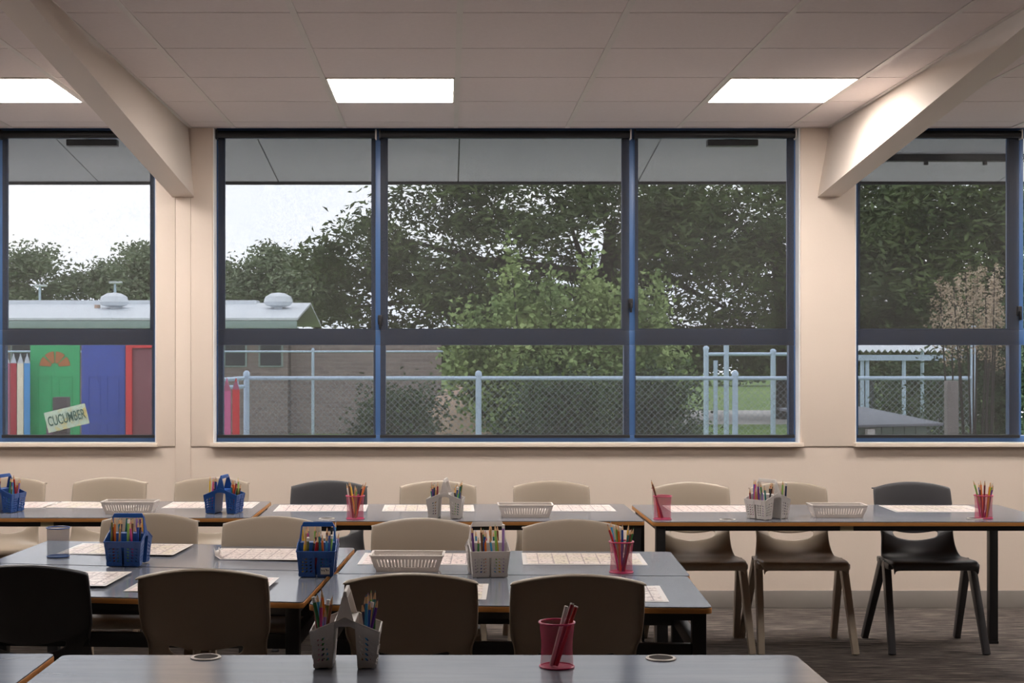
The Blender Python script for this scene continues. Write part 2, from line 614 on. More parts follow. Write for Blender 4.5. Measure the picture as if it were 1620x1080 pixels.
def chair_meshes():
    prof = [(-0.160, 0.372), (-0.172, 0.388), (-0.168, 0.406), (-0.145, 0.416), (-0.07, 0.411), (0.01, 0.402), (0.065, 0.406),
            (0.100, 0.428), (0.122, 0.456), (0.133, 0.480), (0.153, 0.509), (0.160, 0.526), (0.166, 0.57), (0.178, 0.62),
            (0.190, 0.69), (0.198, 0.738), (0.203, 0.750), (0.214, 0.752), (0.222, 0.744)]
    half = [0.185, 0.192, 0.197, 0.203, 0.206, 0.201, 0.189,
            0.179, 0.173, 0.171, 0.181, 0.185, 0.187, 0.188,
            0.188, 0.186, 0.184, 0.183, 0.183]
    smile = [0, 0, 0, 0.004, 0.006, 0.008, 0.012,
             0.018, 0.032, 0.052, 0.045, 0.040, 0.022, 0.002,
             -0.016, -0.025, -0.027, -0.027, -0.027]
    fwd = [0, 0, 0, 0, 0, 0, 0.01, 0.024, 0.032, 0.034, 0.036, 0.036, 0.034, 0.032, 0.030, 0.028, 0.027, 0.026, 0.026]
    us = [-1.0, -0.99, -0.86, -0.70, -0.60, -0.40, -0.2, 0.0, 0.2, 0.40, 0.60, 0.70, 0.86, 0.99, 1.0]
    nr, nc = len(prof), len(us)
    m = MB()
    vs = []
    for i in range(nr):
        y, z = prof[i]
        for j, u in enumerate(us):
            xx = u * half[i]
            yy = y - fwd[i] * u * u
            zz = z + smile[i] * u * u
            if abs(u) == 1.0:                 # rolled edge: down at the seat, backward at the back
                if i < 7:
                    zz -= 0.022
                elif i < 10:
                    zz -= 0.010
                    yy += 0.016
                else:
                    yy += 0.022
            vs.append((xx, yy, zz))
    fs = []
    for i in range(nr - 1):
        for j in range(nc - 1):
            if i == 9 and 4 <= j < 10:        # hand slot
                continue
            a = i * nc + j
            fs.append((a, a + 1, a + nc + 1, a + nc))
    m.add(vs, fs)
    m.m = [0 if f[0] // nc < 9 else 1 for f in fs]
    shell = m.mesh('shell', [M_CHAIR_T, M_CHAIR_D], smooth=True, solid=0.007, subsurf=2, angle=70)
    pm = np.empty(len(shell.polygons), dtype=np.int32)
    shell.polygons.foreach_get('material_index', pm)
    co = [tuple(v.co) for v in shell.vertices]
    halves = {}
    for nm, mi in (('seat', 0), ('backrest', 1)):
        fl = [tuple(p.vertices) for p, q in zip(shell.polygons, pm) if q == mi]
        used = sorted({i for f in fl for i in f})
        re = {o_: n_ for n_, o_ in enumerate(used)}
        halves[nm] = ([co[i] for i in used], [tuple(re[i] for i in f) for f in fl])
    out = {}
    for kind, mt in (('taupe', M_CHAIR_T), ('charcoal', M_CHAIR_D)):
        d = {}
        for nm, (hv, hf) in halves.items():
            q = MB()
            q.add(hv, hf)
            d[nm] = q.mesh(nm, mt, smooth=True, angle=70)
        legs = []
        for sx in (-1, 1):
            for front in (True, False):
                top = Vector((sx * 0.196, -0.055 if front else -0.005, 0.402))
                foot = Vector((sx * (0.214 if front else 0.222), -0.205 if front else 0.205, 0.004))
                q = MB()
                mid = top.lerp(foot, 0.5)
                q.bar(top, foot, 0.046, 0.034, 0.032, 0.030, up=(1, 0, 0))
                q.bar(foot + (foot - top).normalized() * -0.012, Vector((foot.x, foot.y, 0.0)), 0.033, 0.031, 0.033, 0.031, up=(1, 0, 0))
                legs.append(q.mesh('leg', mt, bevel=0.006, seg=2))
        d['leg'] = legs
        br = []
        for sx in (-1, 1):
            q = MB()
            q.bar((sx * 0.198, -0.135, 0.388), (sx * 0.196, -0.045, 0.392), 0.024, 0.026, 0.034, 0.036, up=(0, 0, 1))
            q.bar((sx * 0.196, -0.045, 0.392), (sx * 0.188, 0.085, 0.398), 0.034, 0.036, 0.022, 0.026, up=(0, 0, 1))
            br.append(q.mesh('side_bracket', mt, bevel=0.006))
        d['side_bracket'] = br
        out[kind] = d
    return out


CH = chair_meshes()


def chair(x, y, facing_away, kind, label, group):
    t = thing('school_chair', label, 'chair', (x, y, 0), math.pi if facing_away else 0.0, group)
    d = CH[kind]
    link('seat', d['seat'], t)
    link('backrest', d['backrest'], t)
    for me in d['leg']:
        link('leg', me, t)
    for me in d['side_bracket']:
        link('side_bracket', me, t)
    return t


G1 = 'chairs against the window wall'
for px, d, y, kind, label in [
    (15, 7.25, 7.05, 'taupe', 'taupe plastic chair at the far left end of the wall row, behind a blue caddy'),
    (175, 7.25, 7.05, 'taupe', 'taupe plastic chair by the wall, second from left, behind the white tray'),
    (336, 7.25, 7.05, 'taupe', 'taupe plastic chair by the wall under the left column, behind a blue caddy'),
    (521, 7.04, 6.84, 'charcoal', 'charcoal plastic chair by the wall behind the pink cup of orange pencils'),
    (693, 7.04, 6.84, 'taupe', 'taupe plastic chair by the wall behind the small white caddy'),
    (872, 7.04, 6.84, 'taupe', 'taupe plastic chair by the wall behind the middle white tray'),
    (1092, 6.97, 6.77, 'taupe', 'taupe plastic chair at the left end of the right wall table'),
    (1246, 6.97, 6.77, 'taupe', 'taupe plastic chair by the wall behind the turned white caddy on the right'),
    (1441, 6.97, 6.77, 'charcoal', 'charcoal plastic chair at the right end of the wall row'),
]:
    chair(wx(px, d), y, False, kind, label, G1)
G2 = 'chairs on the far side of the middle tables'
for px, d, label in [
    (238, 5.535, 'taupe chair facing the camera behind the large blue caddy of pencils'),
    (431, 5.43, 'taupe chair facing the camera between the two middle blue caddies'),
    (667, 5.37, 'taupe chair facing the camera behind the low white tray on the middle tables'),
    (906, 5.32, 'taupe chair facing the camera left of the pink cup on the middle tables'),
]:
    chair(wx(px, d), d - 0.2, False, 'taupe', label, G2)
G3 = 'chairs on the near side of the middle tables'
for px, y, kind, label in [
    (38, 4.355, 'charcoal', 'near black chair seen from behind, cut by the left edge of the picture'),
    (321, 4.28, 'taupe', 'dark taupe chair seen from behind, next to the black chair'),
    (650, 4.195, 'taupe', 'dark taupe chair seen from behind, right behind the near white caddy'),
    (914, 4.175, 'taupe', 'dark taupe chair seen from behind, above the near pink cup'),
]:
    chair(wx(px, y - 0.19), y, True, kind, label, G3)


# ------------------------------------------------------------------ furniture: tables
def rounded(w, d, r, n=4):
    pts = []
    for cx, cy, a0 in ((w / 2 - r, d / 2 - r, 0), (-w / 2 + r, d / 2 - r, 90), (-w / 2 + r, -d / 2 + r, 180), (w / 2 - r, -d / 2 + r, 270)):
        for k in range(n + 1):
            a = R(a0 + 90 * k / n)
            pts.append((cx + r * math.cos(a), cy + r * math.sin(a)))
    return pts


M_PLATE = mat('label_plate', (0.34, 0.31, 0.2), 0.5)
M_GROM = mat('grommet_plastic', (0.5, 0.46, 0.42), 0.4)
M_GROMC = mat('grommet_cap', (0.05, 0.045, 0.042), 0.95, spec=0.1)


def table(cx, cy, w, d, rz, h, dh, label, group, rails=False, grommets=(), plate=None):
    t = thing('classroom_table', label, 'table', (cx, cy, 0), rz, group)
    tilt = math.atan2(dh, w)      # uneven feet: the left end stands a little higher

    def topz(x):
        return h - dh * x / w

    def sheared(mb):
        mb.v = [(x, y, z + topz(x)) for x, y, z in mb.v]
        return mb
    sheared(MB().prism(rounded(w, d, 0.018), -0.019, -0.003)).build('edge_band', M_EDGE, t, bevel=0.003)
    sheared(MB().prism(rounded(w - 0.003, d - 0.003, 0.017), -0.003, 0.0)).build('tabletop', M_LAM, t)
    iw, idp = w / 2 - 0.035, d / 2 - 0.035
    for s in (-1, 1):
        sheared(MB().box(-iw, iw, s * idp - 0.015, s * idp + 0.015, -0.041, -0.019)).build('apron_rail', M_BLACK, t)
        sheared(MB().box(s * iw - 0.015, s * iw + 0.015, -idp + 0.015, idp - 0.015, -0.041, -0.019)).build('apron_rail', M_BLACK, t)
        for q in (-1, 1):
            lx, ly = s * iw, q * idp
            lg = MB().box(lx - 0.02, lx + 0.02, ly - 0.02, ly + 0.02, 0.012, topz(lx) - 0.0195)
            lo = lg.build('leg', M_BLACK, t, bevel=0.003)
            MB().box(lx - 0.022, lx + 0.022, ly - 0.022, ly + 0.022, 0.0, 0.014).build('foot_cap', M_BLKPL, lo, bevel=0.003)
    if rails:
        for q in (-1, 1):
            MB().box(-iw + 0.02, iw - 0.02, q * idp - 0.014, q * idp + 0.014, h - 0.150, h - 0.108).build('lower_rail', M_BLACK, t, bevel=0.002)
        for s in (-1, 1):
            MB().box(s * iw - 0.014, s * iw + 0.014, -idp + 0.02, idp - 0.02, h - 0.150, h - 0.108).build('lower_rail', M_BLACK, t, bevel=0.002)
    for gx, gy in grommets:
        g = MB().lathe([(0.027, 0.0005), (0.035, 0.0005), (0.035, 0.002), (0.033, 0.0035), (0.028, 0.0035), (0.027, 0.002)], 28, (gx, gy, topz(gx)), close=True)
        go = g.build('grommet', M_GROM, t, smooth=True)
        MB().lathe([(0.0001, 0.0026), (0.0275, 0.0026), (0.0275, 0.0004)], 28, (gx, gy, topz(gx))).build('grommet_cap', M_GROMC, go)
    if plate is not None:
        MB().box(plate - 0.028, plate + 0.028, -idp - 0.0175, -idp - 0.0145, topz(plate) - 0.040, topz(plate) - 0.021).build('label_plate', M_PLATE, t)
    return t


HB, HM, HN = 0.65, 0.645, 0.65
GB, GM, GN = 'long tables along the window wall', 'short tables in the middle block', 'long tables nearest the camera'
table(-1.71, 6.675, 1.70, 0.74, 0, HB, 0, 'long grey table by the wall at the left, with blue caddies', GB, plate=wx(75, 6.33) + 1.71)
table(0.003, 6.54, 1.67, 0.735, 0, HB, 0, 'long grey table by the wall under the centre window', GB, grommets=((wx(517, 6.26) - 0.003, -0.28),))
table(1.737, 6.51, 1.735, 0.73, 0, HB, 0, 'long grey table by the wall at the right, its legs in view', GB,
      grommets=((wx(1151, 6.22) - 1.737, -0.29), (wx(1541, 6.27) - 1.737, -0.25)), plate=wx(1339, 6.17) - 1.737)
table(-0.945, 5.135, 1.165, 0.605, R(-3.0), HM, 0.02, 'short grey table, far left of the middle block, holding the blue wire cup', GM, rails=True)
table(0.222, 4.955, 1.135, 0.585, R(-2.6), HM, 0.0, 'short grey table, far right of the middle block, holding the low white tray', GM, rails=True)
table(-0.985, 4.523, 1.165, 0.605, R(-3.0), HM, 0.02, 'short grey table, near left of the middle block, behind the black chair', GM, rails=True)
table(0.185, 4.363, 1.135, 0.585, R(-2.6), HM, 0.0, 'short grey table, near right of the middle block, its corner towards the camera', GM, rails=True)
table(-0.044, 3.0, 1.705, 0.735, 0, HN, 0, 'long grey table at the bottom edge of the picture, with near white caddy', GN,
      grommets=((wx(327, 3.345) + 0.044, 0.335), (wx(1045, 3.33) + 0.044, 0.325)))
table(-1.776, 3.015, 1.72, 0.735, 0, HN, 0, 'long grey table in the bottom left corner of the picture', GN)


def mid_h(x, y):
    """Height of the middle tables at a spot."""
    return HM - 0.02 * (x + 0.965) / 1.165 if x < -0.38 else HM


# ------------------------------------------------------------------ printed sheets
def sheet_mat(name, tint, seed):
    m = bpy.data.materials.new(name)
    m.use_nodes = True
    n, l = m.node_tree.nodes, m.node_tree.links
    b = n['Principled BSDF']
    b.inputs['Roughness'].default_value = 0.3
    tc = n.new('ShaderNodeTexCoord')
    mp = n.new('ShaderNodeMapping')
    mp.inputs['Location'].default_value = (seed, seed * 0.7, 0)
    l.new(tc.outputs['Object'], mp.inputs['Vector'])
    br = n.new('ShaderNodeTexBrick')
    br.offset = 0.0
    br.inputs['Scale'].default_value = 1.0
    br.inputs['Brick Width'].default_value = 0.052
    br.inputs['Row Height'].default_value = 0.056
    br.inputs['Mortar Size'].default_value = 0.0022
    br.inputs['Color1'].default_value = (0.80, 0.70, 0.66, 1)
    br.inputs['Color2'].default_value = (*tint, 1)
    br.inputs['Mortar'].default_value = (0.34, 0.26, 0.27, 1)
    l.new(mp.outputs['Vector'], br.inputs['Vector'])
    nz = n.new('ShaderNodeTexNoise')
    nz.inputs['Scale'].default_value = 75
    nz.inputs['Detail'].default_value = 1
    l.new(mp.outputs['Vector'], nz.inputs['Vector'])
    cr = n.new('ShaderNodeValToRGB')
    cr.color_ramp.interpolation = 'CONSTANT'
    cr.color_ramp.elements[0].position = 0.0
    cr.color_ramp.elements[0].color = (0.22, 0.17, 0.18, 1)
    cr.color_ramp.elements[1].position = 0.40
    cr.color_ramp.elements[1].color = (1, 1, 1, 1)
    l.new(nz.outputs['Fac'], cr.inputs['Fac'])
    mx = n.new('ShaderNodeMix')
    mx.data_type = 'RGBA'
    mx.blend_type = 'MULTIPLY'
    mx.inputs['Factor'].default_value = 0.75
    l.new(br.outputs['Color'], mx.inputs['A'])
    l.new(cr.outputs['Color'], mx.inputs['B'])
    l.new(mx.outputs['Result'], b.inputs['Base Color'])
    return m


M_SHEET = [sheet_mat('printed_chart_a', (0.86, 0.70, 0.66), 0.0), sheet_mat('printed_chart_b', (0.72, 0.66, 0.52), 1.3), sheet_mat('printed_chart_c', (0.85, 0.78, 0.74), 2.9)]
M_PAPER = mat('laminate_border', (0.80, 0.76, 0.73), 0.25)


def sheet(x, y, z, rz, k, label, group, curl=0.0):
    t = thing('alphabet_chart', label, 'sheet', (x, y, z + 0.0006), rz, group)
    w, d, th = 0.42, 0.297, 0.0008
    nx, ny = 14, 6

    def grid(w, d, z0):
        vs, fs = [], []
        for j in range(ny + 1):
            for i in range(nx + 1):
                u, v = i / nx - 0.5, j / ny - 0.5
                q = max(0.0, (-u - 0.5 + 0.16) / 0.16) * max(0.0, 0.5 - v)
                lift = curl * q * q * 1.4
                vs.append((u * w + lift * 0.9, v * d, z0 + lift))
        for j in range(ny):
            for i in range(nx):
                a = j * (nx + 1) + i
                fs.append((a, a + 1, a + nx + 2, a + nx + 1))
        return vs, fs
    v, f = grid(w, d, 0.0)
    MB().add(v, f).build('sheet', M_PAPER, t, solid=-0.0006, smooth=True)
    v, f = grid(w - 0.03, d - 0.03, 0.0010)
    MB().add(v, f).build('print', M_SHEET[k % 3], t, smooth=True)
    return t


SG = 'printed charts on the tables'
for k, (px, y, z, label) in enumerate([
    (12, 6.85, HB, 'printed chart behind the blue caddy at the left edge'),
    (150, 6.85, HB, 'printed chart left of the white tray on the left wall table'),
    (335, 6.85, HB, 'printed chart behind the blue caddy on the left wall table'),
    (509, 6.71, HB, 'printed chart in front of the charcoal chair on the centre wall table'),
    (678, 6.71, HB, 'printed chart behind the small white caddy on the centre wall table'),
    (898, 6.71, HB, 'printed chart right of the middle white tray'),
    (1127, 6.68, HB, 'printed chart between the pink cup and turned white caddy'),
    (1476, 6.68, HB, 'printed chart in front of the right charcoal chair'),
]):
    sheet(wx(px, y), y, z, R([2, -5, 0, 1, 0, 0, 0, -2][k]), k, label, SG)
for k, (px, y, label, curl, rz) in enumerate([
    (200, 5.24, 'printed chart behind the large blue caddy on the middle tables', 0, -4),
    (428, 5.17, 'printed chart with one curled up corner between the middle blue caddies', 0.03, -3),
    (667, 5.03, 'printed chart behind the low white tray on the middle tables', 0, -2),
    (922, 5.03, 'printed chart left of and behind the middle pink cup', 0, -2),
    (84, 4.53, 'printed chart partly hidden by the black chair back', 0, -3),
    (322, 4.46, 'printed chart almost hidden by the second chair back', 0, -3),
    (660, 4.33, 'printed chart mostly hidden behind the third chair back', 0, -3),
    (938, 4.29, 'printed chart mostly hidden behind the fourth chair back', 0, -3),
]):
    x = wx(px, y)
    sheet(x, y, mid_h(x, y) + (0.0035 if x < -0.38 else 0.0), R(rz), k + 1, label, SG, curl)


# ------------------------------------------------------------------ pencil caddies, trays, cups
def panel(mb, A, B, C, D, us, vs, hole, sl=0.0, fw=0.24, fh=0.24):
    """Bilinear wall A-B-C-D cut into cells; hole(i, j) gives None for solid, 0 for missing, +-1 for a slanted opening."""
    A, B, C, D = map(Vector, (A, B, C, D))

    def P(u, v):
        return (A.lerp(B, u)).lerp(D.lerp(C, u), v)
    for i in range(len(us) - 1):
        for j in range(len(vs) - 1):
            u0, u1, v0, v1 = us[i], us[i + 1], vs[j], vs[j + 1]
            h = hole(i, j)
            if h == 0:
                continue
            c = [P(u0, v0), P(u1, v0), P(u1, v1), P(u0, v1)]
            if h is None:
                mb.add(c, [(0, 1, 2, 3)])
                continue
            du, dv = u1 - u0, v1 - v0
            um, vm = (u0 + u1) / 2, (v0 + v1) / 2
            s = sl * (1 if h > 0 else -1) * du
            q = [P(um - du * fw - s, vm - dv * fh), P(um + du * fw - s, vm - dv * fh), P(um + du * fw + s, vm + dv * fh), P(um - du * fw + s, vm + dv * fh)]
            mb.add(c + q, [(0, 1, 5, 4), (1, 2, 6, 5), (2, 3, 7, 6), (3, 0, 4, 7)])


def lin(a, b, n):
    return [a + (b - a) * i / n for i in range(n + 1)]


def caddy_meshes(mt):
    bins = []
    for s in (-1, 1):
        mb = MB()
        xo1, xo0, xi1, xi0 = 0.0765, 0.068, 0.022, 0.028   # outer / inner, top / bottom
        yt, yb = 0.0625, 0.054
        zo, zi = 0.0835, 0.106
        us = [0.0] + lin(0.13, 0.87, 3) + [1.0]
        vr = [0.0, 0.10] + lin(0.14, 0.76, 5) + [1.0]

        def end_hole(i, j):
            return s if 1 <= i <= 3 and 2 <= j <= 6 else None
        for q in (-1, 1):
            a, b = (s * xo0, q * yb, 0.003), (s * xi0, q * yb, 0.003)
            c, d = (s * xi1, q * yt, zi), (s * xo1, q * yt, zo)
            hl = lambda i, j, q=q: (-s if s > 0 else -s) * 1 if end_hole(i, j) is not None else None
            panel(mb, a, b, c, d, us, vr, lambda i, j: (1 if end_hole(i, j) is not None else None), sl=0.17, fw=0.25, fh=0.26)
        # long outer wall with a tall notch in the middle
        ul = [0.0] + lin(0.06, 0.41, 3) + [0.455, 0.545] + lin(0.59, 0.94, 3) + [1.0]

        def long_hole(i, j):
            if i == 5 and j <= 6:
                return 0
            if 1 <= i <= 3 and 2 <= j <= 6:
                return 1
            if 7 <= i <= 9 and 2 <= j <= 6:
                return -1
            return None
        panel(mb, (s * xo0, -yb, 0.003), (s * xo0, yb, 0.003), (s * xo1, yt, zo), (s * xo1, -yt, zo), ul, vr,
              lambda i, j: 0 if (i == 5 and j <= 6) else (1 if (1 <= i <= 3 and 2 <= j <= 6) else (-1 if (7 <= i <= 9 and 2 <= j <= 6) else None)),
              sl=0.17, fw=0.25, fh=0.26)
        # notch cheeks
        yn = 0.0052
        zn = 0.003 + 0.76 * (zo - 0.003)
        xon = xo0 + (xo1 - xo0) * 0.76
        for q in (-1, 1):
            mb.add([(s * xo0, q * yn, 0.003), (s * (xi0 + 0.008), q * yn, 0.003), (s * (xi0 + 0.008), q * yn, zn), (s * xon, q * yn, zn)], [(0, 1, 2, 3)])
        # inner wall and floor
        panel(mb, (s * xi0, -yb, 0.003), (s * xi0, yb, 0.003), (s * xi1, yt, zi), (s * xi1, -yt, zi), [0, 1], [0, 1], lambda i, j: None)
        for q in (-1, 1):
            y0, y1 = q * yn, q * yb
            mb.add([(s * xo0, y0, 0.004), (s * xi0, y0, 0.004), (s * xi0, y1, 0.004), (s * xo0, y1, 0.004)], [(0, 1, 2, 3)])
        # little feet and rim
        for q in (-1, 1):
            for xx in (xo0 - 0.006, xi0 + 0.006):
                mb.box(s * xx - 0.003, s * xx + 0.003, q * yb - q * 0.008 - 0.003, q * yb - q * 0.008 + 0.003, 0.0, 0.003)
        rim = [(s * xi1, -yt, zi), (s * xo1, -yt, zo), (s * xo1, yt, zo), (s * xi1, yt, zi)]
        for p0, p1 in zip(rim[:-1], rim[1:]):
            mb.cyl(p0, p1, 0.0021, n=6)
        bins.append(mb.mesh('bin', mt, solid=0.0016))
    h = MB()
    for q in (-1, 1):
        y0, y1 = q * 0.0625, q * 0.0595
        # gabled bridge between the two bins
        ol = [(-0.0225, 0.0900), (-0.0225, 0.107), (0, 0.116), (0.0225, 0.107), (0.0225, 0.0900), (0.012, 0.0955), (-0.012, 0.0955)]
        h.slab_xz(ol, min(y0, y1), max(y0, y1))
        # tapering post
        ya, yb2 = q * 0.0600, q * 0.0540
        h.hexa([(-0.021, ya, 0.104), (0.021, ya, 0.104), (0.021, ya - q * 0.004, 0.104), (-0.021, ya - q * 0.004, 0.104),
                (-0.006, yb2, 0.160), (0.006, yb2, 0.160), (0.006, yb2 - q * 0.004, 0.160), (-0.006, yb2 - q * 0.004, 0.160)])
    h.hexa([(-0.006, -0.0545, 0.156), (0.006, -0.0545, 0.156), (0.006, 0.0545, 0.156), (-0.006, 0.0545, 0.156),
            (-0.0035, -0.0470, 0.171), (0.0035, -0.0470, 0.171), (0.0035, 0.0470, 0.171), (-0.0035, 0.0470, 0.171)])
    h.box(-0.0225, 0.0225, -0.0595, 0.0595, 0.1035, 0.1055)
    return bins, h.mesh('handle', mt, bevel=0.0012)


CAD = {'white': caddy_meshes(M_CAD_W), 'blue': caddy_meshes(M_CAD_B)}
PEN = {
    'red': (0.42, 0.015, 0.015), 'orange': (0.75, 0.17, 0.012), 'yellow': (0.75, 0.48, 0.02), 'green': (0.03, 0.20, 0.045),
    'light green': (0.25, 0.48, 0.10), 'blue': (0.012, 0.06, 0.32), 'light blue': (0.05, 0.32, 0.60), 'purple': (0.12, 0.025, 0.22),
    'pink': (0.62, 0.06, 0.24), 'brown': (0.17, 0.06, 0.022), 'black': (0.012, 0.012, 0.014), 'dark red': (0.20, 0.01, 0.02), 'teal': (0.01, 0.16, 0.16), 'tan': (0.45, 0.26, 0.10), 'lilac': (0.35, 0.2, 0.5), 'olive': (0.13, 0.13, 0.02), 'navy': (0.008, 0.015, 0.08), 'white': (0.75, 0.72, 0.68),
}
PMAT = {c: mat('pencil_' + c.replace(' ', '_'), v, 0.3) for c, v in PEN.items()}
PENM = {}


def pencil_mesh(c, L):
    """Whole sharpened pencil in one mesh: painted barrel, bare wood cone, coloured lead."""
    key = (c, L)
    if key in PENM:
        return PENM[key]
    r = 0.0037
    m = MB()
    m.cyl((0, 0, 0), (0, 0, L - 0.020), r, n=6, mi=0)
    m.cyl((0, 0, L - 0.020), (0, 0, L - 0.005), r * 0.97, 0.0012, n=8, mi=1)
    m.cyl((0, 0, L - 0.005), (0, 0, L), 0.0012, 0.0003, n=6, mi=2)
    PENM[key] = m.mesh('colouring_pencil', [PMAT[c], M_WOOD, PMAT[c]])
    return PENM[key]


def pencil_parts(c, L):
    key = (c, L, 'p')
    if key not in PENM:
        r = 0.0037
        a = MB().cyl((0, 0, 0), (0, 0, L - 0.020), r, n=6).mesh('colouring_pencil', PMAT[c])
        b = MB().cyl((0, 0, L - 0.020), (0, 0, L - 0.005), r * 0.97, 0.0012, n=10).mesh('wood_tip', M_WOOD)
        d = MB().cyl((0, 0, L - 0.005), (0, 0, L), 0.0012, 0.0003, n=8).mesh('lead', PMAT[c])
        PENM[key] = (a, b, d)
    return PENM[key]


def pencil(base, tip, c, where, group, parts=False, kind='sharpened'):
    base, tip = Vector(base), Vector(tip)
    L = round((tip - base).length / 0.006) * 0.006
    q = (tip - base).to_track_quat('Z', 'Y')
    if kind == 'blunt':
        m = MB().cyl((0, 0, 0), (0, 0, L - 0.012), 0.0042, n=8, mi=0)
        m.cyl((0, 0, L - 0.012), (0, 0, L), 0.0046, n=8, mi=1)
        o = link('felt_pen', m.mesh('felt_pen', [PMAT[c], PMAT['white']]))
        tag(o, '%s pen in %s' % (c, where), 'pen', group)
    elif parts:
        a, b, d = pencil_parts(c, L)
        o = link('colouring_pencil', a)
        link('wood_tip', b, o)
        link('lead', d, o)
        tag(o, '%s pencil in %s' % (c, where), 'pencil', group)
    else:
        o = link('colouring_pencil', pencil_mesh(c, L))
        tag(o, '%s pencil in %s' % (c, where), 'pencil', group)
    o.location = base
    o.rotation_mode = 'QUATERNION'
    o.rotation_quaternion = q @ Matrix.Rotation(random.uniform(0, 1), 4, 'Z').to_quaternion()
    return o


def caddy(x, y, z, rz, col, label, where, n=11, parts=False, seed=0, palette=None, lean=1.0):
    t = thing('pencil_caddy', label, 'caddy', (x, y, z), rz, 'plastic pencil caddies')
    for me in CAD[col][0]:
        link('bin', me, t)
    link('handle', CAD[col][1], t)
    rnd = random.Random(seed)
    mtx = Matrix.Translation((x, y, z)) @ Matrix.Rotation(rz, 4, 'Z')
    names = palette or list(PEN)[:-1]
    # which bin lies left / near as seen from the camera
    pa, pb = mtx @ Vector((-0.05, 0, 0)), mtx @ Vector((0.05, 0, 0))
    if abs(math.cos(rz)) > 0.6:
        nm = {-1: 'left', 1: 'right'} if pa.x < pb.x else {-1: 'right', 1: 'left'}
    else:
        nm = {-1: 'near', 1: 'far'} if pa.y < pb.y else {-1: 'far', 1: 'near'}
    for s in (-1, 1):
        deck = list(names)
        rnd.shuffle(deck)
        for k in range(n):
            fy = -1 + 2 * (k + 0.5) / n
            ht = rnd.choice((0.128, 0.136, 0.142, 0.148, 0.154, 0.160, 0.166))
            b = Vector((s * rnd.uniform(0.037, 0.060), math.copysign(0.008 + abs(fy) * 0.040, fy), 0.0055))
            tp = Vector((s * rnd.uniform(0.034, 0.074), fy * 0.052 + lean * rnd.uniform(-0.016, 0.016), ht))
            k90 = 0.0835 / ht
            at_rim = b.lerp(tp, k90)
            if abs(at_rim.x) > 0.070:
                tp.x *= 0.92
            if abs(at_rim.x) < 0.028:
                tp.x = s * 0.040
            kind = 'blunt' if rnd.random() < 0.08 else 'sharpened'
            pencil(mtx @ b, mtx @ tp, deck[k % len(deck)], 'the %s bin of %s' % (nm[s], where), 'pencils in ' + where, parts, kind)
    return t


caddy(-0.229, 3.265, HN, 0.0, 'white', 'white two bin pencil caddy on the nearest table', 'the nearest white caddy', 15, True, 3)
caddy(wx(771, 4.66), 4.66, HM, R(96), 'white', 'white pencil caddy with arched handle on the middle tables', 'the white caddy on the middle tables', 9, True, 5)
xb = wx(203, 4.88)
caddy(xb, 4.88, mid_h(xb, 0) + 0.002, R(88), 'blue', 'large blue pencil caddy next to the blue wire cup', 'the blue caddy by the blue wire cup', 12, True, 8)
xb = wx(503, 4.72)
big = caddy(xb, 4.72, mid_h(xb, 0) + 0.002, R(90), 'blue', 'blue pencil caddy with a small white sticker on the middle tables', 'the stickered blue caddy', 11, True, 11)
caddy(wx(355, 6.51), 6.51, HB, R(-9), 'blue', 'blue pencil caddy on the left wall table under the column', 'the blue caddy under the column', 9, False, 14)
caddy(-2.012, 6.56, HB, R(-14), 'blue', 'blue pencil caddy cut by the left edge of the picture', 'the blue caddy at the left edge', 9, False, 17)
caddy(wx(705, 6.31), 6.31, HB, R(-7), 'white', 'small white pencil caddy on the centre wall table', 'the white caddy on the centre wall table', 9, False, 20)
caddy(wx(1214, 6.28), 6.28, HB, R(33), 'white', 'white pencil caddy turned sideways on the right wall table', 'the turned white caddy', 11, False, 23)
# sticker on the blue caddy, on the outer wall of its near bin (handle runs across the view)
sk = MB()
xo = 0.0705
sgn = -1
sk.hexa([(sgn * 0.0709, -0.044, 0.010), (sgn * 0.0701, -0.044, 0.010), (sgn * 0.0701, -0.015, 0.010), (sgn * 0.0709, -0.015, 0.010),
         (sgn * 0.0731, -0.044, 0.032), (sgn * 0.0722, -0.044, 0.032), (sgn * 0.0722, -0.015, 0.032), (sgn * 0.0731, -0.015, 0.032)])
stk = sk.build('sticker', M_STICK, big)
ink = MB()
for (y0, y1, z0, z1) in ((-0.041, -0.038, 0.021, 0.024), (-0.036, -0.033, 0.021, 0.027), (-0.033, -0.030, 0.026, 0.028), (-0.0285, -0.025, 0.020, 0.0225),
                         (-0.027, -0.024, 0.023, 0.0255), (-0.022, -0.018, 0.021, 0.023), (-0.020, -0.0175, 0.023, 0.026)):
    xm = 0.0718 + 0.001 * (z0 - 0.01) / 0.01
    ink.box(min(-xm, -xm - 0.0006), max(-xm, -xm - 0.0006), y0, y1, z0, z1)
ink.build('scribble', M_INK, stk)


def cup_meshes(mw, ms, waist):
    rt, rb, rm, h = 0.0385, 0.0365, 0.0385 - waist, 0.100
    prof = []
    for k in range(13):
        v = k / 12
        r = rb + (rt - rb) * v - waist * math.sin(math.pi * v) ** 2
        prof.append((r, 0.003 + v * (h - 0.004)))
    wall = MB().lathe(prof, 40).mesh('wire_wall', mw, smooth=True)
    ring = lambda R0, z, r: [(R0 + r * math.cos(a), z + r * math.sin(a)) for a in [2 * math.pi * i / 8 for i in range(8)]]
    rim = MB().lathe(ring(rt + 0.001, h, 0.0022), 40, close=True).mesh('rim', ms, smooth=True)
    base = MB().lathe(ring(rb + 0.001, 0.0022, 0.0022), 40, close=True).lathe([(0.0001, 0.002), (rb, 0.002)], 40).mesh('base', ms, smooth=True)
    return wall, rim, base


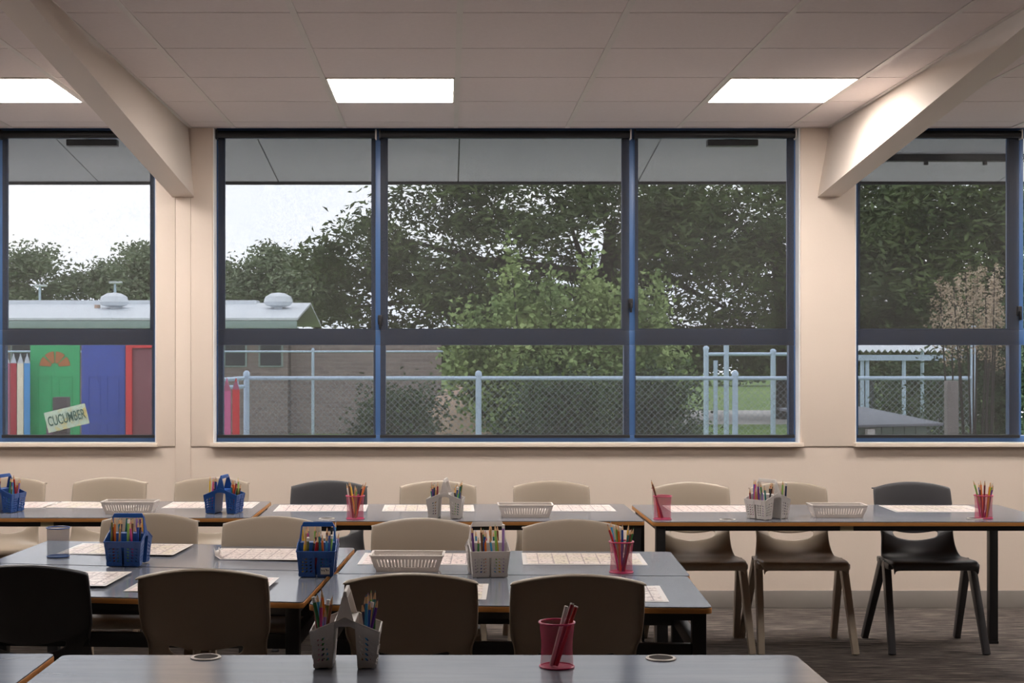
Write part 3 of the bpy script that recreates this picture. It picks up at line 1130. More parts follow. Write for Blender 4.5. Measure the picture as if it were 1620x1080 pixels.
CUPS = {'pink': cup_meshes(M_PINKM, M_PINK, 0.002), 'pinched': cup_meshes(M_PINKM, M_PINK, 0.003), 'blue': cup_meshes(M_BLUEM, M_BLUEW, 0.0)}


def cup(x, y, z, kind, label, where, pens, seed, parts=False):
    t = thing('pencil_cup', label, 'cup', (x, y, z), 0, 'wire mesh pencil cups')
    for nm, me in zip(('wire_wall', 'rim', 'base'), CUPS[kind]):
        link(nm, me, t)
    rnd = random.Random(seed)
    for c, ang, lean, ht in pens:
        a = R(ang)
        d = Vector((math.cos(a), math.sin(a), 0))
        sl = d * lean
        rim_off = 0.030
        b = d * (rim_off - lean * 0.1 / ht) if lean * 0.1 / ht < 0.056 else d * -0.026
        tp = Vector((b.x, b.y, 0)) + d * lean
        pencil((x + b.x, y + b.y, z + 0.005), (x + tp.x, y + tp.y, z + ht), c, where, 'pencils in ' + where, parts)
    return t


def many(n, seed, cols):
    rnd = random.Random(seed)
    deck = list(cols) * 2
    return [(deck[k], k * 360.0 / n + rnd.uniform(-15, 15), rnd.uniform(0.02, 0.055), rnd.uniform(0.14, 0.168)) for k in range(n)]


WARM = ['orange', 'red', 'tan', 'yellow', 'white', 'brown', 'light green', 'black']
cup(wx(562, 6.26), 6.26, HB, 'pink', 'pink wire cup of mostly orange pencils on the centre wall table', 'the pink cup with orange pencils', many(8, 1, WARM), 1)
cup(wx(1048, 6.245), 6.245, HB, 'pink', 'pink wire cup at the left end of the right wall table', 'the pink cup with leaning red pencils',
    [('red', 170, 0.05, 0.16), ('dark red', 185, 0.045, 0.165), ('orange', 176, 0.03, 0.15), ('brown', 195, 0.055, 0.17), ('tan', 160, 0.02, 0.14)], 2)
cup(wx(1556, 6.28), 6.28, HB, 'pink', 'pink wire cup at the right end of the right wall table', 'the pink cup at the right end',
    many(10, 4, ['green', 'red', 'orange', 'blue', 'pink', 'light green', 'brown', 'dark red', 'yellow', 'purple']), 3)
cup(wx(983, 4.715), 4.715, HM, 'pinched', 'pink wire cup of coloured pencils on the middle tables', 'the pink cup on the middle tables',
    many(11, 9, ['green', 'yellow', 'blue', 'black', 'light blue', 'pink', 'red', 'light green', 'orange', 'teal', 'brown']), 4, True)
nc = thing('pencil_cup', 'pink wire cup holding three pens on the nearest table', 'cup', (wx(881, 3.235), 3.235, HN), 0, 'wire mesh pencil cups')
for nm, me in zip(('wire_wall', 'rim', 'base'), CUPS['pinched']):
    link(nm, me, nc)
bx0, by0 = wx(881, 3.235), 3.235
for k, (dx0, dy0, dx1, dy1, ht, c, label) in enumerate([
    (-0.014, -0.012, 0.020, -0.008, 0.134, 'white', 'clear pen leaning in the near pink cup, left of the red pens'),
    (-0.008, -0.004, 0.034, 0.006, 0.138, 'dark red', 'dark red pen leaning in the near pink cup, the middle one'),
    (-0.002, -0.010, 0.042, -0.006, 0.134, 'red', 'red pen leaning furthest right in the near pink cup'),
]):
    a, b = Vector((bx0 + dx0, by0 + dy0, HN + 0.005)), Vector((bx0 + dx1, by0 + dy1, HN + ht))
    L = (b - a).length
    o = MB().cyl((0, 0, 0), (0, 0, L), 0.0042, n=10).build('ballpoint_pen', PMAT[c])
    MB().cyl((0, 0, L), (0, 0, L + 0.003), 0.0046, n=10).build('end_cap', M_CAD_W if k else PMAT['white'], o)
    o.location = a
    o.rotation_mode = 'QUATERNION'
    o.rotation_quaternion = (b - a).to_track_quat('Z', 'Y')
    tag(o, label, 'pen', 'pens in the near pink cup')
xb = wx(92, 5.03)
ec = thing('pencil_cup', 'empty blue wire cup on the middle tables at the left', 'cup', (xb, 5.03, mid_h(xb, 0) + 0.002), 0, 'wire mesh pencil cups')
for nm, me in zip(('wire_wall', 'rim', 'base'), CUPS['blue']):
    link(nm, me, ec)


def tray_meshes():
    mb = MB()
    zt = 0.054
    T, B = (0.118, 0.062), (0.100, 0.046)
    ct = [(-T[0], -T[1], zt), (T[0], -T[1], zt), (T[0], T[1], zt), (-T[0], T[1], zt)]
    cb = [(-B[0], -B[1], 0.002), (B[0], -B[1], 0.002), (B[0], B[1], 0.002), (-B[0], B[1], 0.002)]
    for k in range(4):
        k2 = (k + 1) % 4
        n = 18 if k % 2 == 0 else 8
        us = [0.0] + lin(0.05, 0.95, n) + [1.0]
        panel(mb, cb[k], cb[k2], ct[k2], ct[k], us, [0, 0.24, 0.80, 1.0], lambda i, j, n=n: 1 if (j == 1 and 1 <= i <= n) else None, sl=0.0, fw=0.17, fh=0.42)
    mb.add(cb, [(0, 1, 2, 3)])
    body = mb.mesh('basket', M_TRAY, solid=0.0018)
    r = MB()
    for k in range(4):
        k2 = (k + 1) % 4
        r.bar(ct[k], ct[k2], 0.008, 0.004, up=(0, 0, 1))
    rim = r.mesh('rim', M_TRAY, bevel=0.0012)
    return body, rim


TRAY = tray_meshes()
for x, y, z, rz, label in [
    (wx(206, 6.50), 6.50, HB, 0, 'white slotted tray on the left wall table'),
    (wx(831, 6.36), 6.36, HB, 0, 'white slotted tray on the centre wall table'),
    (wx(1324, 6.35), 6.35, HB, -1, 'white slotted tray on the right wall table'),
    (wx(645, 4.77), 4.77, HM, -2, 'white slotted tray on the middle tables behind the third chair back'),
]:
    t = thing('plastic_tray', label, 'tray', (x, y, z), R(rz), 'white slotted trays')
    link('basket', TRAY[0], t)
    link('rim', TRAY[1], t)

# ================================================================== outside the windows
GZ = -0.30
M_SOFF = mat('soffit_sheet', (0.74, 0.77, 0.78), 0.7, nscale=8, namt=0.04)
M_FASC = mat('dark_fascia', (0.02, 0.022, 0.026), 0.5)
M_GRASS = ramp_mat('lawn', [(0.3, (0.085, 0.15, 0.035)), (0.55, (0.16, 0.25, 0.07)), (0.75, (0.27, 0.34, 0.12))], 1.2, (1, 0.5, 1), rough=0.95)
M_CONC = mat('concrete', (0.48, 0.46, 0.44), 0.9, nscale=2, namt=0.12)
M_EARTH = mat('bare_earth', (0.50, 0.36, 0.28), 0.95, nscale=5, namt=0.18, bump=0.5)
M_GALV = mat('galvanised_steel', (0.46, 0.58, 0.72), 0.45, metal=0.1, nscale=6, namt=0.06)
M_WIRE = mat('fence_wire', (0.31, 0.36, 0.40), 0.5)
M_ROOF = mat('pale_roof_steel', (0.62, 0.66, 0.70), 0.5, nscale=3, namt=0.05)
M_GUTT = mat('green_gutter', (0.27, 0.36, 0.34), 0.5)
M_DARKP = mat('dark_panel', (0.05, 0.055, 0.065), 0.7, nscale=20, namt=0.2)
M_BARK = mat('bark', (0.035, 0.03, 0.026), 0.95, nscale=6, namt=0.3, stretch=(3, 3, 0.6))


def brick_mat():
    m = bpy.data.materials.new('mauve_brick')
    m.use_nodes = True
    n, l = m.node_tree.nodes, m.node_tree.links
    b = n['Principled BSDF']
    b.inputs['Roughness'].default_value = 0.9
    tc = n.new('ShaderNodeTexCoord')
    mp = n.new('ShaderNodeMapping')
    mp.inputs['Rotation'].default_value = (R(90), 0, 0)
    br = n.new('ShaderNodeTexBrick')
    br.inputs['Scale'].default_value = 1.0
    br.inputs['Brick Width'].default_value = 0.24
    br.inputs['Row Height'].default_value = 0.086
    br.inputs['Mortar Size'].default_value = 0.008
    br.inputs['Color1'].default_value = (0.20, 0.155, 0.15, 1)
    br.inputs['Color2'].default_value = (0.27, 0.215, 0.20, 1)
    br.inputs['Mortar'].default_value = (0.30, 0.27, 0.26, 1)
    l.new(tc.outputs['Object'], mp.inputs['Vector'])
    l.new(mp.outputs['Vector'], br.inputs['Vector'])
    l.new(br.outputs['Color'], b.inputs['Base Color'])
    return m


M_BRICK = brick_mat()

# eaves
ys0, ys1 = YW + 0.2, 9.22
zs = lambda y: 2.615 - 0.119 * (y - ys0)
sof = struct(MB().hexa([(-6, ys0, zs(ys0) + 0.012), (8, ys0, zs(ys0) + 0.012), (8, ys1, zs(ys1) + 0.012), (-6, ys1, zs(ys1) + 0.012),
                        (-6, ys0, zs(ys0) + 0.05), (8, ys0, zs(ys0) + 0.05), (8, ys1, zs(ys1) + 0.05), (-6, ys1, zs(ys1) + 0.05)]).build('eave_soffit', M_FASC),
             'sloping eave with sheeted soffit outside the windows', 'eaves')
me = MB().hexa([(0.004, ys0, zs(ys0)), (1.141, ys0, zs(ys0)), (1.141, ys1, zs(ys1)), (0.004, ys1, zs(ys1)),
                (0.004, ys0, zs(ys0) + 0.012), (1.141, ys0, zs(ys0) + 0.012), (1.141, ys1, zs(ys1) + 0.012), (0.004, ys1, zs(ys1) + 0.012)]).mesh('soffit_sheet', M_SOFF)
for k in range(-5, 7):
    link('soffit_sheet', me, sof, (0.064 + 1.145 * k, 0, 0))
MB().box(-6, 8, ys1, ys1 + 0.03, zs(ys1) - 0.018, zs(ys1) + 0.17).build('fascia', M_FASC, sof)
rl = MB().box(2.35, 8, 8.55, 8.60, zs(8.55) - 0.040, zs(8.55) + 0.0).build('soffit_rail', M_FASC)
tag(rl, 'dark steel rail under the eave outside the right window', 'rail')
for px in (1465, 1558):
    MB().cyl((wx(px, 8.57), 8.57, zs(8.55) - 0.062), (wx(px, 8.57), 8.57, zs(8.55) - 0.04), 0.014, n=10).build('hanger', M_FASC, rl)
for x, label in ((-2.0, 'black slim light under the eave outside the left window'), (1.597, 'black slim light under the eave at the centre window top right')):
    t = thing('eave_light', label, 'outdoor light', (x, 8.15, zs(8.15)), group='eave lights')
    MB().box(-0.142, 0.142, -0.03, 0.03, -0.062, -0.026).build('housing', M_BLKPL, t, bevel=0.004)
    MB().box(-0.036, 0.036, -0.025, 0.025, -0.026, 0.0).build('mount', M_BLKPL, t)

# ground
struct(MB().box(-60, 80, YW + 0.2, 170, GZ - 0.2, GZ).build('ground', M_GRASS), 'mown school lawn behind the fences', 'ground')
struct(MB().box(2.4, 45, 37, 47, GZ, GZ + 0.02).build('path', M_CONC), 'pale concrete path crossing the lawn', 'path')
struct(MB().box(-40, 40, 8.02, 12.6, GZ, GZ + 0.014).build('bounce_paving', M_CONC), 'unseen concrete strip outside the classroom, added to bounce light onto the soffit', 'paving')  # out of view below the sill; added to bounce daylight up to the soffit
struct(MB().box(-40, -2.0, 12.6, 23, GZ, GZ + 0.015).build('paved_yard', M_CONC), 'concrete yard in front of the painted doors', 'paving')

# low brick school building
bx0, bx1, byf, byr = -22.0, -3.55, 32.0, 37.0
bd = thing('school_building', 'long low brick school building with pale steel roof', 'building', (bx0, byf, GZ))
LX = lambda x: x - bx0
LZ = lambda z: z - GZ
MB().box(0, LX(bx1), 0, byr - byf, 0, LZ(2.06)).build('wall', M_BRICK, bd)
MB().box(-0.3, LX(-3.30), -0.45, -0.30, LZ(2.03), LZ(2.20)).build('gutter', M_GUTT, bd, bevel=0.02)
MB().box(-0.3, LX(-3.30), -0.30, 0.0, LZ(2.02), LZ(2.06)).build('eave_lining', M_GUTT, bd)
rf = MB()
ov = [(-0.3, -0.45, LZ(2.21)), (LX(-3.28), -0.45, LZ(2.21)), (LX(-3.28), 2.6, LZ(2.66)), (-0.3, 2.6, LZ(2.66))]
rf.hexa(ov + [(x, y, z + 0.05) for x, y, z in ov])
ov = [(-0.3, 2.6, LZ(2.66)), (LX(-3.28), 2.6, LZ(2.66)), (LX(-3.28), 5.4, LZ(2.2)), (-0.3, 5.4, LZ(2.2))]
rf.hexa(ov + [(x, y, z + 0.05) for x, y, z in ov])
rf.build('roof', M_ROOF, bd)
MB().box(LX(-12), LX(wx(420, 36)), 2.3, 2.9, LZ(2.62), LZ(2.76)).build('roof_ridge_vent', M_ROOF, bd)
for px0, px1 in ((357, 388), (412, 445), (20, 48)):
    x0, x1 = wx(px0, 32), wx(px1, 32)
    f = MB().box(LX(x0) - 0.04, LX(x1) + 0.04, -0.03, 0.02, LZ(1.19), LZ(1.75)).build('window', M_GUTT, bd)
    MB().box(LX(x0), LX(x1), -0.04, -0.02, LZ(1.22), LZ(1.72)).build('pane', M_DARKP, f)
for px, d in ((190, 34), (445, 34)):
    x = LX(wx(px, d))
    v = MB().lathe([(0.10, 0), (0.10, 0.12), (0.28, 0.16), (0.34, 0.24), (0.30, 0.36), (0.16, 0.44), (0.001, 0.46)], 16, (x, 1.4, LZ(2.44)))
    v.build('roof_ventilator', M_ROOF, bd, smooth=True)
MB().cyl((LX(wx(187, 33.5)), 1.5, LZ(2.3)), (LX(wx(187, 33.5)), 1.5, LZ(2.74)), 0.10, n=12).build('flue_pipe', M_ROOF, bd, smooth=True)
MB().cyl((LX(wx(154, 33.5)), 1.5, LZ(2.3)), (LX(wx(154, 33.5)), 1.5, LZ(2.62)), 0.07, n=12).build('flue_pipe', M_EARTH, bd, smooth=True)
bw = MB().box(-3.5, -0.15, 32.3, 32.55, GZ, 1.75).build('brick_screen_wall', M_BRICK)
tag(bw, 'brick screen wall behind the fence, left of the green shrub', 'wall')

# earth mound behind the shrub
md = MB()
prof = [(1.25 * math.cos(a), 1.2 * math.sin(a)) for a in [i * math.pi / 2 / 8 for i in range(9)]]
md.lathe([(max(r, 0.001), z) for r, z in prof], 28)
rr = random.Random(4)
md.v = [(x * rr.uniform(0.93, 1.07), y * 0.5 * rr.uniform(0.93, 1.07), z * rr.uniform(0.94, 1.06)) for x, y, z in md.v]
o = md.build('earth_mound', M_EARTH, loc=(0.62, 30.6, GZ - 0.02), smooth=True, angle=80)
tag(o, 'mound of bare pinkish earth behind the green shrub', 'mound')


# fences
def chain_fence(name, label, d, xs, ztop, r, mesh=True, extra_top=None, group='wire fences', pitch=0.062, wire=0.003):
    t = thing(name, label, 'fence', (0, d, GZ), group=group)
    for i, x in enumerate(xs):
        zt = extra_top[i] if extra_top and extra_top[i] else ztop + 0.02
        p = MB().cyl((x, 0, 0), (x, 0, zt - GZ), r, n=12).build('post', M_GALV, t, smooth=True)
        MB().lathe([(r * 1.15, 0), (r * 1.15, 0.03), (r * 0.7, 0.05), (0.001, 0.055)], 12, (x, 0, zt - GZ)).build('post_cap', M_GALV, p, smooth=True)
    for a, b in zip(xs[:-1], xs[1:]):
        MB().cyl((a, 0, ztop - GZ), (b, 0, ztop - GZ), r * 0.72, n=10).build('top_rail', M_GALV, t, smooth=True)
        if mesh:
            m = MB()
            h = ztop - GZ - 0.06
            x0, z0, z1 = a, 0.04, ztop - GZ - 0.02
            h = z1 - z0
            k = int((b - a + h) / pitch) + 1
            for s in (0, 1):
                for i in range(k):
                    c = x0 - h + i * pitch
                    xa, xb2 = max(c, a), min(c + h, b)
                    if xb2 - xa < 0.005:
                        continue
                    za, zb = z0 + (xa - c), z0 + (xb2 - c)
                    if s:
                        xa, xb2 = a + b - xa, a + b - xb2
                    m.bar((xa, 0.004 * (s * 2 - 1), za), (xb2, 0.004 * (s * 2 - 1), zb), wire, wire, up=(0, 1, 0))
            o = m.build('wire_mesh', M_WIRE, t)
            o['kind'] = 'stuff'
    return t


FD = 14.0
zr = wz(598, FD)
chain_fence('chain_link_fence', 'galvanised chain link fence with pale top rail outside the centre window', FD,
            [wx(390, FD), wx(757, FD), wx(1163, FD), wx(1540, FD)], zr, 0.028, extra_top=[None, None, None, 1.62])
t = thing('fence_return', 'short fence return with two sloping rails beside the pink picket', 'fence', (wx(386, FD), FD, GZ), group='wire fences')
for z0, z1 in ((zr - GZ, wz(604, 13) - GZ), (zr - GZ - 0.08, wz(614, 13) - GZ)):
    MB().cyl((0, -0.05, z0), (-0.42, -1.6, z1), 0.020, n=10).build('rail', M_GALV, t, smooth=True)
for k in (0.1, 0.3):
    MB().cyl((-0.42 * k, -1.6 * k, 0), (-0.42 * k, -1.6 * k, zr - GZ - 0.02), 0.014, n=8).build('upright', M_GALV, t, smooth=True)
chain_fence('tall_wire_fence', 'taller wire fence in front of the brick building', 29.5,
            [wx(-60, 29.5), wx(190, 29.5), wx(495, 29.5), wx(800, 29.5)], wz(556, 29.5), 0.03, mesh=False)
chain_fence('gate_fence', 'tall pipe gate frame behind the wire fence outside the centre window', 20.0,
            [wx(1117, 20), wx(1149, 20), wx(1223, 20), wx(1345, 20)], wz(560, 20), 0.036, mesh=False,
            extra_top=[wz(553, 20), wz(546, 20), None, None])
MB_ = MB().cyl((wx(1132, 20), 0, 0), (wx(1132, 20), 0, wz(570, 20) - GZ), 0.03, n=10).build('gate_pipe', M_GALV, bpy.data.objects['gate_fence'], smooth=True)

# painted doors, pickets, sign
DD = 24.0
PAINT = {k: mat('paint_' + k, c, 0.55, nscale=9, namt=0.10, stretch=(1, 1, 0.2)) for k, c in {
    'green': (0.03, 0.36, 0.13), 'blue': (0.035, 0.075, 0.36), 'red': (0.62, 0.04, 0.045), 'maroon': (0.22, 0.075, 0.09), 'pink': (0.60, 0.14, 0.30),
    'crimson': (0.38, 0.03, 0.045), 'cream': (0.72, 0.66, 0.52), 'sky': (0.06, 0.27, 0.58), 'orange': (0.42, 0.15, 0.05), 'silver': (0.50, 0.55, 0.62),
    'rose': (0.45, 0.13, 0.22)}.items()}


def door(px0, px1, pytop, col, label, fan=False, frame=None, panels=True):
    x0, x1 = wx(px0, DD), wx(px1, DD)
    w, h = x1 - x0, wz(pytop, DD) - GZ
    t = thing('painted_door', label, 'door', ((x0 + x1) / 2, DD, GZ), group='old doors painted as a mural')
    MB().box(-w / 2, w / 2, 0, 0.045, 0, h).build('leaf', PAINT[col], t, bevel=0.004)
    if panels:
        for sx in (-1, 1):
            for z0, z1 in ((0.15, 0.62), (0.74, 1.38)):
                c = sx * w * 0.21
                hw = w * 0.145
                m = MB()
                for (a, b, p, q) in ((c - hw, c + hw, z0, z0 + 0.02), (c - hw, c + hw, z1 - 0.02, z1), (c - hw, c - hw + 0.02, z0 + 0.02, z1 - 0.02), (c + hw - 0.02, c + hw, z0 + 0.02, z1 - 0.02)):
                    m.box(a, b, -0.012, 0.0, p, q)
                m.build('panel_moulding', PAINT[col], t)
    if fan:
        for k in range(4):
            a0, a1 = R(4 + 45 * k), R(41 + 45 * k)
            ri, ro = 0.07, 0.255
            pts = [(ri * math.cos(a0), ri * math.sin(a0))] + [(ro * math.cos(a0 + (a1 - a0) * i / 5), ro * math.sin(a0 + (a1 - a0) * i / 5)) for i in range(6)] + [(ri * math.cos(a1), ri * math.sin(a1))]
            MB().slab_xz([(x, z + wz(580, DD) - GZ) for x, z in pts], -0.010, 0.0).build('fan_pane', PAINT['orange'], t)
    if frame:
        f = MB().box(-w / 2, -w / 2 + 0.10, -0.05, 0.0, 0, h)
        f.box(w / 2 - 0.10, w / 2, -0.05, 0.0, 0, h).box(-w / 2 + 0.10, w / 2 - 0.10, -0.05, 0.0, h - 0.16, h)
        f.build('frame', PAINT[frame], t)


door(48, 126, 534, 'green', 'green painted door with orange fan shaped panes', fan=True)
door(129, 198, 536, 'blue', 'plain blue painted door outside the left window')
door(200, 278, 535, 'maroon', 'maroon door in a bright red frame', frame='red', panels=False)


def picket(px0, px1, pyt, d, col, tip, label):
    x0, x1 = wx(px0, d), wx(px1, d)
    w, zt = x1 - x0, wz(pyt, d) - GZ
    t = thing('pencil_picket', label, 'picket', ((x0 + x1) / 2, d, GZ), group='pickets painted like pencils')
    h = w * 1.5
    MB().box(-w / 2 + 0.003, w / 2 - 0.003, 0, 0.025, 0, zt - h).build('shaft', PAINT[col], t, bevel=0.003)
    tp = MB().slab_xz([(-w / 2 + 0.003, zt - h), (w / 2 - 0.003, zt - h), (w * 0.12, zt - h * 0.3), (-w * 0.12, zt - h * 0.3)], 0, 0.025).build('carved_tip', PAINT[tip], t)
    MB().slab_xz([(-w * 0.12, zt - h * 0.3), (w * 0.12, zt - h * 0.3), (w * 0.03, zt), (-w * 0.03, zt)], 0, 0.025).build('point', PAINT[col if tip != 'silver' else 'silver'], t)


for px0, col, label in ((-7, 'sky', 'blue pencil shaped picket cut by the left edge'), (5, 'rose', 'dusky pink pencil shaped picket'), (16, 'crimson', 'dark red pencil shaped picket'),
                        (27, 'cream', 'cream pencil shaped picket'), (37.5, 'sky', 'bright blue pencil shaped picket beside the green door')):
    picket(px0, px0 + 10.2, 559, 23.8, col, 'silver', label)
picket(352, 365.5, 598, 13.2, 'pink', 'rose', 'pink pencil shaped picket by the fence return, centre window')
picket(367, 379, 598, 13.2, 'red', 'rose', 'red pencil shaped picket by the fence return, centre window')

SD = 13.0
M_POST = mat('dark_timber_post', (0.11, 0.095, 0.10), 0.9, nscale=8, namt=0.25, stretch=(4, 4, 0.5))
o = MB().box(-0.066, 0.066, 0, 0.12, 0, wz(628, SD) - GZ).build('timber_post', M_POST, loc=(wx(94.5, SD), SD, GZ), bevel=0.01)
tag(o, 'weathered dark timber post behind the cucumber sign', 'post')
o = MB().box(-0.035, 0.035, 0, 0.08, 0, wz(667, SD) - GZ).build('timber_post', mat('purple_timber', (0.20, 0.12, 0.17), 0.9), loc=(wx(74, SD), SD + 0.1, GZ), bevel=0.01)
tag(o, 'short purple painted post left of the cucumber sign', 'post')
M_SIGN = ramp_mat('painted_sign', [(0.35, (0.72, 0.78, 0.52)), (0.5, (0.62, 0.76, 0.62)), (0.62, (0.80, 0.68, 0.26)), (0.75, (0.78, 0.55, 0.25))], 9, rough=0.6)
sg = thing('garden_sign', 'hand painted yellow green cucumber sign tilted on a post', 'sign', (wx(106.5, SD), SD - 0.02, wz(661, SD)))
sg.rotation_euler = (0, R(-13.5), R(8))
MB().box(-0.183, 0.183, -0.012, 0.012, -0.092, 0.092).build('board', M_SIGN, sg, bevel=0.003)
fc = bpy.data.curves.new('letters', 'FONT')
fc.body = 'CUCUMBER'
fc.size = 0.125
fc.align_x = 'CENTER'
fc.align_y = 'CENTER'
fc.extrude = 0.002
fc.offset = 0.0012
fo = bpy.data.objects.new('temporary', fc)
COL.objects.link(fo)
dg = bpy.context.evaluated_depsgraph_get()
lm = bpy.data.meshes.new_from_object(fo.evaluated_get(dg), depsgraph=dg)
bpy.data.objects.remove(fo)
xs_ = [v.co.x for v in lm.vertices]
k = 0.33 / (max(xs_) - min(xs_))
for v in lm.vertices:
    v.co.x *= k
lm.materials.clear()
lm.materials.append(mat('sign_ink', (0.06, 0.15, 0.11), 0.6))
lo = link('lettering', lm, sg, (0, -0.0135, 0))
lo.rotation_euler = (R(90), 0, 0)

# garden shelter and low hutch, right window
SH = 18.0
t = thing('garden_shelter', 'low shelter with corrugated steel roof outside the right window', 'shelter', (wx(1440, SH), SH, GZ))
hx0, hx1 = wx(1345, SH) - wx(1440, SH), wx(1530, SH) - wx(1440, SH)
zt = wz(551, SH) - GZ
n = 76
vs, fs = [], []
for i in range(n + 1):
    x = hx0 + (hx1 - hx0) * i / n
    c = 0.02 * math.sin(i / n * 2 * math.pi * 19)
    vs += [(x, -0.1, zt + c - 0.03), (x, 1.6, zt + c + 0.22)]
for i in range(n):
    fs.append((2 * i, 2 * i + 2, 2 * i + 3, 2 * i + 1))
MB().add(vs, fs).build('corrugated_roof', M_ROOF, t, solid=0.003, smooth=True)
MB().box(hx0, hx1, -0.06, -0.02, zt - 0.15, zt - 0.08).build('front_beam', M_GALV, t)
for px in (1364, 1372, 1430):
    x = wx(px, SH) - wx(1440, SH)
    MB().cyl((x, 0, 0), (x, 0, zt - 0.09), 0.025, n=8).build('post', M_GALV, t, smooth=True)
for x in (hx0 + 0.03, hx1 - 0.05):
    MB().cyl((x, 1.55, 0), (x, 1.55, zt + 0.17), 0.025, n=8).build('post', M_GALV, t, smooth=True)
MB().box(hx0, wx(1416, SH) - wx(1440, SH), 0.9, 0.94, 0, wz(600, SH) - GZ).build('screen_panel', M_DARKP, t)
HD = 11.0
t = thing('garden_hutch', 'small green boarded hutch with sloping grey lid outside the right window', 'hutch', (3.38, HD, GZ), R(24))
M_HUT = mat('hutch_green', (0.16, 0.21, 0.18), 0.8, nscale=6, namt=0.1)
for k in range(6):
    MB().box(-0.33 + k * 0.11, -0.33 + k * 0.11 + 0.104, 0, 0.02, 0, 1.13).build('board', M_HUT, t, bevel=0.004)
MB().box(-0.33, -0.31, 0.02, 0.75, 0, 1.14).build('side_wall', M_HUT, t)
MB().box(0.31, 0.33, 0.02, 0.75, 0, 1.14).build('side_wall', M_HUT, t)
l0 = [(-0.42, -0.08, 1.135), (0.42, -0.08, 1.135), (0.42, 0.85, 1.235), (-0.42, 0.85, 1.235)]
MB().hexa(l0 + [(x, y, z + 0.02) for x, y, z in l0]).build('lid', mat('lid_grey', (0.16, 0.175, 0.205), 0.7), t, bevel=0.004)
MB().box(-0.27, -0.20, -0.03, 0.0, 0, 1.12).build('corner_post', M_WHITE, t, bevel=0.004)
o = MB().box(-0.048, 0.048, 0, 0.09, 0, wz(602, 12) - GZ).build('timber_post', mat('grey_timber', (0.22, 0.20, 0.19), 0.9, nscale=10, namt=0.2, stretch=(4, 4, 0.4)), loc=(wx(1508, 12), 12.0, GZ), bevel=0.012)
tag(o, 'round shouldered grey timber post beside the hutch', 'post')
for k, (px, d, w_, h_) in enumerate(((1061, 34.5, 0.46, 0.42), (1033, 34.8, 0.24, 0.36))):
    b = MB().lathe([(0.001, h_), (w_ * 0.34, h_ * 0.95), (w_ * 0.48, h_ * 0.6), (w_ * 0.5, 0.0)], 9)
    rr = random.Random(k)
    b.v = [(x * rr.uniform(0.85, 1.15), y * rr.uniform(0.85, 1.15), z) for x, y, z in b.v]
    o = b.build('garden_rock', M_WHITE if k == 0 else M_CONC, loc=(wx(px, d), d, GZ), smooth=True, angle=30)
    tag(o, ['white painted rock on the lawn behind the shrub', 'small grey rock left of the white rock'][k], 'rock')
for px, d, zt in ((63, 60, 452), (182, 58, 447)):
    t = thing('street_lamp', 'distant street lamp above the roof, %s one' % ('left' if px < 100 else 'taller right'), 'street lamp', (wx(px, d), d, GZ), group='distant lamps')
    zz = wz(zt, d) - GZ
    MB().cyl((0, 0, 0), (0, 0, zz), 0.07, 0.05, n=8).build('pole', M_GALV, t)
    MB().box(-0.22, 0.28, -0.12, 0.12, zz - 0.04, zz + 0.05).build('lamp_head', M_ROOF, t, bevel=0.02)

# ------------------------------------------------------------------ trees and shrubs
def leaf_mat(name, dark, light):
    return ramp_mat(name, [(0.32, dark), (0.68, light)], 0.9, rough=0.7, detail=3, spec=0.2)


M_PINE = leaf_mat('pine_leaf', (0.032, 0.05, 0.024), (0.13, 0.175, 0.065))
M_GUM = leaf_mat('gum_leaf', (0.13, 0.17, 0.11), (0.28, 0.33, 0.20))
M_SHRUB = leaf_mat('shrub_leaf', (0.13, 0.21, 0.075), (0.38, 0.47, 0.19))
M_LOWSH = leaf_mat('low_shrub_leaf', (0.035, 0.06, 0.03), (0.085, 0.13, 0.06))
M_BLOOM = leaf_mat('dry_bloom', (0.34, 0.26, 0.18), (0.66, 0.54, 0.40))


def leaves(name, clusters, per, lw, ll, m, parent, seed, droop=0.0):
    """Thousands of small folded leaves around the given (x, y, z, rx, ry, rz) clusters."""
    rng = np.random.default_rng(seed)
    cl = np.array(clusters, dtype=np.float64)
    n = len(cl) * per
    idx = np.repeat(np.arange(len(cl)), per)
    p = rng.normal(size=(n, 3)) * 0.5
    c = cl[idx, :3] + p * cl[idx, 3:6]
    a = rng.normal(size=(n, 3))
    a[:, 2] = a[:, 2] * 0.6 - droop
    a /= np.linalg.norm(a, axis=1)[:, None]
    b = np.cross(a, rng.normal(size=(n, 3)))
    b /= np.linalg.norm(b, axis=1)[:, None]
    nn = np.cross(a, b)
    s = rng.uniform(0.65, 1.3, (n, 1))
    L, W = a * ll * s, b * lw * s
    fold = nn * lw * 0.35 * s
    v = np.empty((n, 4, 3))
    v[:, 0] = c - L / 2
    v[:, 1] = c + W / 2 + fold
    v[:, 2] = c + L / 2
    v[:, 3] = c - W / 2 + fold
    me = bpy.data.meshes.new(name)
    me.vertices.add(n * 4)
    me.vertices.foreach_set('co', v.reshape(-1))
    tri = (np.arange(n)[:, None] * 4 + np.array([0, 1, 2, 0, 2, 3])[None, :]).reshape(-1)
    me.loops.add(n * 6)
    me.loops.foreach_set('vertex_index', tri.astype(np.int32))
    me.polygons.add(n * 2)
    me.polygons.foreach_set('loop_start', np.arange(0, n * 6, 3, dtype=np.int32))
    me.materials.append(m)
    me.update()
    me.validate()
    o = link(name, me, parent)
    o['kind'] = 'stuff'
    return o


